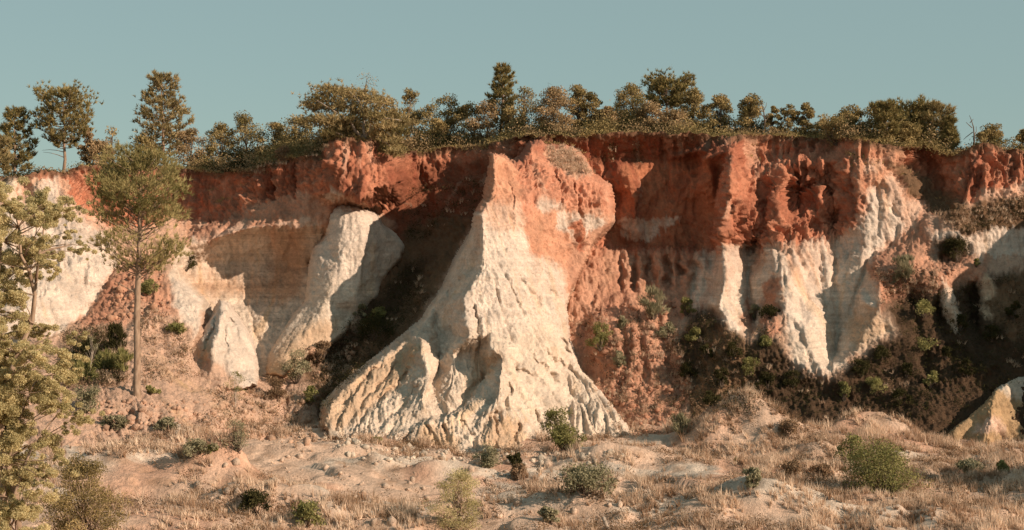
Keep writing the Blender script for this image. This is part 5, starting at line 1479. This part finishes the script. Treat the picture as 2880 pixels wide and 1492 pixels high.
# shrubs on the shaded slope that nothing tells apart
rs = np.random.RandomState(91)
DARKSPOTS = [(1950, 960), (1985, 1010), (1935, 1060), (2060, 1010), (2110, 1060), (2030, 1090), (2160, 1090), (2230, 1090), (2150, 980), (2420, 1060), (2480, 1010), (2550, 1060), (2620, 1090), (2530, 1140), (2660, 1010), (2720, 1060), (2460, 1110), (2790, 960), (2700, 930), (2850, 900), (2600, 890), (2000, 1140)]
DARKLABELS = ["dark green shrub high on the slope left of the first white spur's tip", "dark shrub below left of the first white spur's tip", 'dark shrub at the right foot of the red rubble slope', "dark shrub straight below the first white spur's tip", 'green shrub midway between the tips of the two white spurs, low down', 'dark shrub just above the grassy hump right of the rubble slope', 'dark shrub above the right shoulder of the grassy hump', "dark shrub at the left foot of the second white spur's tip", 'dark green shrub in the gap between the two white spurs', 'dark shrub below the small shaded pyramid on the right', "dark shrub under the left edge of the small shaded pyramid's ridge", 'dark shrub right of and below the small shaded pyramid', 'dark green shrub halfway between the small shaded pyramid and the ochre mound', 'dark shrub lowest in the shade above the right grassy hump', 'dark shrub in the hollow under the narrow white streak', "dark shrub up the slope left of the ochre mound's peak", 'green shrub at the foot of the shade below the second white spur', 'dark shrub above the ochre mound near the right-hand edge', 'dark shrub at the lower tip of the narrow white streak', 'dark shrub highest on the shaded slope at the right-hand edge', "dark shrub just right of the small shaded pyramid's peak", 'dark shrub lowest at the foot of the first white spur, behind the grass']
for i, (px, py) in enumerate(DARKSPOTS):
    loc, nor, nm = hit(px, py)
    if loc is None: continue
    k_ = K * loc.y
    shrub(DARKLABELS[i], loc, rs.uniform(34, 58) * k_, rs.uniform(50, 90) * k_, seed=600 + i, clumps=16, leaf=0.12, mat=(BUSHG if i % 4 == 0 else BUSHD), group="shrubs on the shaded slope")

# saplings and slim stems
loc, nor, nm = hit(1292, 1489)
broadleaf("young leafy sapling with yellow-green leaves at the bottom centre", (loc.x, loc.y - 0.4, loc.z - 0.3), (1492 - 1328) * K * loc.y + 0.3, 190 * K * loc.y, crown0=0.12, seed=71, clumps=36, leaves=210, leaf=0.078,
          mat=ASPEN, bark=BARK, name="sapling", stems=2, loose=0.85)
loc, nor, nm = hit(662, 1150)
broadleaf("slim feathery sapling at the foot of the small white pyramid", loc, 105 * K * loc.y, 62 * K * loc.y, crown0=0.3, seed=72, clumps=16, leaves=36, leaf=0.09, mat=BUSHG, bark=BARKG, name="sapling", trunk_r=0.06)
loc, nor, nm = hit(249, 1068)
broadleaf("thin bare-stemmed sapling among the dark junipers", loc, 120 * K * loc.y, 60 * K * loc.y, crown0=0.5, seed=73, clumps=9, leaves=20, leaf=0.09, mat=BUSHP, bark=BARKG, name="sapling", trunk_r=0.07, lean=(0.08, 0))
YB = 74.0
gz = float(ground_z((235 - 1440) * K * YB, YB))
broadleaf("reddish leafy thicket tree in the bottom left corner", ((235 - 1440) * K * YB, YB, gz), z_of(1285, YB) - gz, 270 * K * YB, crown0=0.1, seed=74, clumps=64, leaves=330, leaf=0.075,
          mat=leaf_material("thicket_leaves", (0.13, 0.10, 0.038), (0.47, 0.345, 0.165), 0.3), bark=BARK, name="thicket_tree", stems=4, loose=0.8)

# the leaning post at the bottom edge
loc, nor, nm = hit(1709, 1489)
pb = MB()
ky = K * loc.y
a = np.array([(1716 - 1440) * ky, loc.y, loc.z - 0.4]); c = np.array([(1697 - 1440) * ky, loc.y + 0.05, z_of(1455, loc.y)])
pb.tube([a, a * 0.5 + c * 0.5, c - (c - a) * 0.04, c], [0.125, 0.12, 0.118, 0.10], 12)
tag(pb.build("wooden_post", BARKG, None, tuple(a)), "short leaning wooden post at the bottom edge", "post")

# ------------------------------------------------------------------ dry grass on the valley floor
rs = np.random.RandomState(51)
BARE = [[(700, 1230), (1000, 1250), (1200, 1300), (1560, 1300), (1480, 1330), (1250, 1370), (1200, 1420), (960, 1400), (800, 1360), (560, 1290)], [(270, 1290), (500, 1280), (520, 1330), (420, 1400), (280, 1390)],
        [(1180, 1440), (1400, 1460), (1500, 1492), (1200, 1500)], [(1600, 1300), (2080, 1310), (2120, 1350), (1700, 1345)], [(1100, 1330), (1300, 1330), (1400, 1400), (1200, 1420)]]
LUSH = [[(1850, 1180), (2000, 1090), (2560, 1110), (2660, 1240), (2880, 1270), (2960, 1500), (1850, 1500), (1760, 1400), (2120, 1360), (1950, 1280)], [(480, 1400), (560, 1310), (760, 1340), (1000, 1420), (1180, 1440), (1180, 1520), (420, 1520)],
        [(1500, 1360), (1900, 1370), (1900, 1430), (1480, 1420)], [(250, 1220), (700, 1230), (560, 1275), (250, 1280)]]
N = 75000
gx_ = rs.uniform(-46, 46, N); gy_ = rs.uniform(84, 134, N)
gz_ = ground_z(gx_, gy_)
ppx = gx_ / (K * gy_) + 1440; ppy = 746 + (CAM_Z - gz_) / (K * gy_)
dens = 0.015 + 0.5 * sstep(0.2, 0.5, fbm(gx_ * 0.3, gy_ * 0.3, 3.1, 3))
for poly in LUSH: dens = np.maximum(dens, sstep(-25, 12, poly_sd(ppx, ppy, poly)) * (0.04 + 0.96 * sstep(-0.15, 0.3, fbm(gx_ * 0.28, gy_ * 0.42, 5.1, 4, 0.6))))
for poly in BARE: dens = dens * (1 - 0.97 * sstep(-14, 10, poly_sd(ppx, ppy, poly)))
keep = (rs.uniform(0, 1, N) < dens) & (ppx > -120) & (ppx < 3000) & ~((np.abs(ppx - 1708) < 26) & (ppy > 1425))
gx_, gy_, gz_ = gx_[keep], gy_[keep], gz_[keep]
tone = np.clip(0.55 + 0.75 * fbm(gx_ * 0.35, gy_ * 0.35, 9.1, 3) + rs.normal(size=len(gx_)) * 0.15, 0, 1)
size = (0.32 + 0.42 * rs.uniform(0, 1, len(gx_)) ** 1.5) * (0.75 + 0.6 * sstep(-0.3, 0.5, fbm(gx_ * 0.2, gy_ * 0.2, 1.1, 2)))
gm = MB()
C = np.stack([gx_, gy_, gz_ - 0.03], 1)
gm.tufts(C, np.tile([-0.12, -0.05, 1.0], (len(C), 1)), size * 1.25, 0.028, 12, rs, 0.32, tone)
tag(gm.build("dry_grass", GRASS), "dry straw-coloured grass over the valley floor", None, None, "stuff")
print("tufts", len(C))

# brown heather between the grass
rs = np.random.RandomState(57)
N = 15000
hx_ = rs.uniform(-46, 46, N); hy_ = rs.uniform(84, 130, N); hz_ = ground_z(hx_, hy_)
ppx = hx_ / (K * hy_) + 1440; ppy = 746 + (CAM_Z - hz_) / (K * hy_)
dn = sstep(-0.05, 0.35, fbm(hx_ * 0.22 + 7, hy_ * 0.33, 8.8, 4, 0.6))
for poly in BARE: dn = dn * (1 - 0.95 * sstep(-14, 10, poly_sd(ppx, ppy, poly)))
kp = (rs.uniform(0, 1, N) < dn) & (ppx > 250) & (ppx < 3000)
hm = MB()
for x, y, z in zip(hx_[kp], hy_[kp], hz_[kp]):
    h = rs.uniform(0.15, 0.65); m = int(20 + 48 * h)
    q = rs.normal(size=(m, 3)) * np.array([0.30, 0.30, 0.20]) * (0.5 + h) + np.array([0, 0, h * 0.4]); q[:, 2] = np.maximum(q[:, 2], 0)
    hm.leaves(np.array([x, y, z]) + q, 0.085, rs, np.full(m, rs.uniform(0.1, 0.8)), 0.3)
tag(hm.build("heather_undergrowth", HEATH), "low brown heather patches on the valley floor", None, None, "stuff")

# ------------------------------------------------------------------ fallen stones
rs = np.random.RandomState(81)
ICO = np.array([[0, 0, 1], [0.89, 0, 0.45], [0.28, 0.85, 0.45], [-0.72, 0.53, 0.45], [-0.72, -0.53, 0.45], [0.28, -0.85, 0.45], [0.72, 0.53, -0.45], [-0.28, 0.85, -0.45], [-0.89, 0, -0.45], [-0.28, -0.85, -0.45], [0.72, -0.53, -0.45], [0, 0, -1]])
IF = np.array([[0, 1, 2], [0, 2, 3], [0, 3, 4], [0, 4, 5], [0, 5, 1], [1, 6, 2], [2, 7, 3], [3, 8, 4], [4, 9, 5], [5, 10, 1], [6, 7, 2], [7, 8, 3], [8, 9, 4], [9, 10, 5], [10, 6, 1], [11, 7, 6], [11, 8, 7], [11, 9, 8], [11, 10, 9], [11, 6, 10]])
STONY = [([(260, 1130), (620, 1120), (700, 1240), (300, 1260)], 260, (0.50, 0.31, 0.215)), ([(600, 1080), (880, 1130), (900, 1250), (620, 1240)], 200, (0.50, 0.32, 0.22)), ([(900, 1230), (1300, 1270), (1800, 1270), (1700, 1310), (1000, 1300)], 240, (0.62, 0.50, 0.39)),
         ([(1620, 850), (1900, 850), (1930, 1130), (1800, 1240), (1680, 1080)], 420, (0.44, 0.22, 0.14)), ([(2460, 740), (2700, 740), (2640, 830), (2480, 850)], 160, (0.48, 0.26, 0.17)), ([(350, 720), (480, 760), (480, 900), (280, 900)], 160, (0.46, 0.25, 0.16)),
         ([(600, 1280), (1500, 1300), (1900, 1330), (2200, 1360), (1400, 1480), (500, 1460)], 220, (0.55, 0.40, 0.30)), ([(850, 970), (1000, 960), (1000, 1040), (870, 1100)], 90, (0.50, 0.30, 0.2))]
sv, sf, sc, sn = [], [], [], 0
for poly, cnt, colr in STONY:
    pa = np.asarray(poly, float)
    k_ = 0
    for tries in range(cnt * 6):
        if k_ >= cnt: break
        px, py = rs.uniform(pa[:, 0].min(), pa[:, 0].max()), rs.uniform(pa[:, 1].min(), pa[:, 1].max())
        if poly_sd(np.array([px]), np.array([py]), poly)[0] < 0: continue
        loc, nor, nm = hit(px, py)
        if loc is None or nm not in TERRAIN: continue
        k_ += 1
        r = 0.07 + 0.33 * rs.uniform() ** 3.5
        V = ICO * rs.uniform(0.65, 1.25, (12, 1)) * r * rs.uniform(0.7, 1.3, 3) + np.array(loc) + np.array([0, 0, 0.15 * r])
        sv.append(V); sf.append(IF + sn); sn += 12
        sc.append(np.tile(np.array([*(np.array(colr) * rs.uniform(0.75, 1.15)), 0.0]), (12, 1)))
me = mesh_from("rubble", np.concatenate(sv), np.concatenate(sf))
a = me.attributes.new("rock", 'FLOAT_COLOR', 'POINT'); a.data.foreach_set("color", np.concatenate(sc).astype(np.float32).ravel())
me.materials.append(ROCK)
ob = bpy.data.objects.new("rubble", me); COL.objects.link(ob)
tag(ob, "fallen stones scattered at the foot of the slopes", None, None, "stuff")

# ------------------------------------------------------------------ low scrub on the slopes
rs = np.random.RandomState(61)
SLOPES = [  # outline, number of clumps, dark share, grass share
    ([(1900, 960), (1980, 880), (2110, 980), (2160, 920), (2240, 1040), (2330, 1070), (2400, 1000), (2520, 940), (2500, 850), (2640, 830), (2780, 790), (2900, 770), (2900, 1060), (2780, 1100), (2650, 1240), (2400, 1180), (2000, 1170)], 420, 0.96, 0.04),  # nearly all dark leaves; their colour stands in for shade
    ([(2600, 590), (2720, 590), (2890, 550), (2890, 620), (2720, 660)], 160, 0.6, 0.4), ([(180, 930), (340, 920), (350, 1080), (180, 1090)], 420, 0.7, 0.2), ([(380, 860), (490, 890), (560, 1060), (400, 1090)], 150, 0.3, 0.5),
    ([(600, 1080), (860, 1110), (900, 1230), (560, 1230)], 170, 0.25, 0.5), ([(850, 980), (1000, 950), (1010, 1050), (890, 1120)], 170, 0.5, 0.3), ([(960, 930), (1180, 720), (1200, 860), (1000, 1060), (900, 1170)], 260, 0.9, 0.1),
    ([(1600, 900), (1900, 900), (1950, 1120), (1800, 1260), (1700, 1180)], 260, 0.35, 0.5), ([(1880, 950), (2100, 960), (2140, 1150), (1900, 1200)], 130, 0.7, 0.3), ([(1545, 415), (1605, 412), (1660, 490), (1600, 490), (1550, 455)], 120, 0.1, 0.85),
    ([(560, 470), (720, 470), (900, 440), (930, 400), (900, 430), (720, 490)], 90, 0.5, 0.4), ([(2470, 770), (2640, 760), (2640, 830), (2480, 860)], 90, 0.4, 0.4), ([(1140, 530), (1380, 500), (1340, 600), (1140, 700)], 110, 0.9, 0.1),
    ([(1780, 395), (1800, 395), (1795, 470), (1775, 470)], 10, 0.7, 0.1), ([(1720, 390), (1730, 390), (1735, 480), (1700, 440)], 16, 0.8, 0.1),
]
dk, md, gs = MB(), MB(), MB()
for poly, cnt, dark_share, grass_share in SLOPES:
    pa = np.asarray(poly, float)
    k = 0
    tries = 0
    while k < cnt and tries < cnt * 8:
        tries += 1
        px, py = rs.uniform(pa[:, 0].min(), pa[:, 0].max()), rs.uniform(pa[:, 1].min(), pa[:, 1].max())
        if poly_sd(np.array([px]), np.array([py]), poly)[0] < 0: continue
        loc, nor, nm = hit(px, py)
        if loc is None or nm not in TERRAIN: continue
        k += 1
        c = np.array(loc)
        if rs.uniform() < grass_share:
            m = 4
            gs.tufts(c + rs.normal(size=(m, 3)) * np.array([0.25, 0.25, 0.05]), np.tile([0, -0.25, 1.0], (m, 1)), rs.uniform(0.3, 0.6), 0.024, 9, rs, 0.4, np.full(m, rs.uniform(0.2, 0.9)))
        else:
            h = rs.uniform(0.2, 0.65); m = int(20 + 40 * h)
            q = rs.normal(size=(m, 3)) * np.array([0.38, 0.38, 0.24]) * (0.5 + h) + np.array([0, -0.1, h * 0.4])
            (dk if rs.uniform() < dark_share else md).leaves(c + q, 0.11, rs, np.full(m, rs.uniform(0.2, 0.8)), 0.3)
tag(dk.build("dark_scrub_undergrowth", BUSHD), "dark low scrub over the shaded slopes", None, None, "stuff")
tag(md.build("brown_scrub_undergrowth", BUSHB), "brown low scrub scattered on the rubble slopes", None, None, "stuff")
tag(gs.build("slope_grass", GRASS), "dry grass tufts scattered on the slopes", None, None, "stuff")
print("all", round(time.time() - T_START, 1))
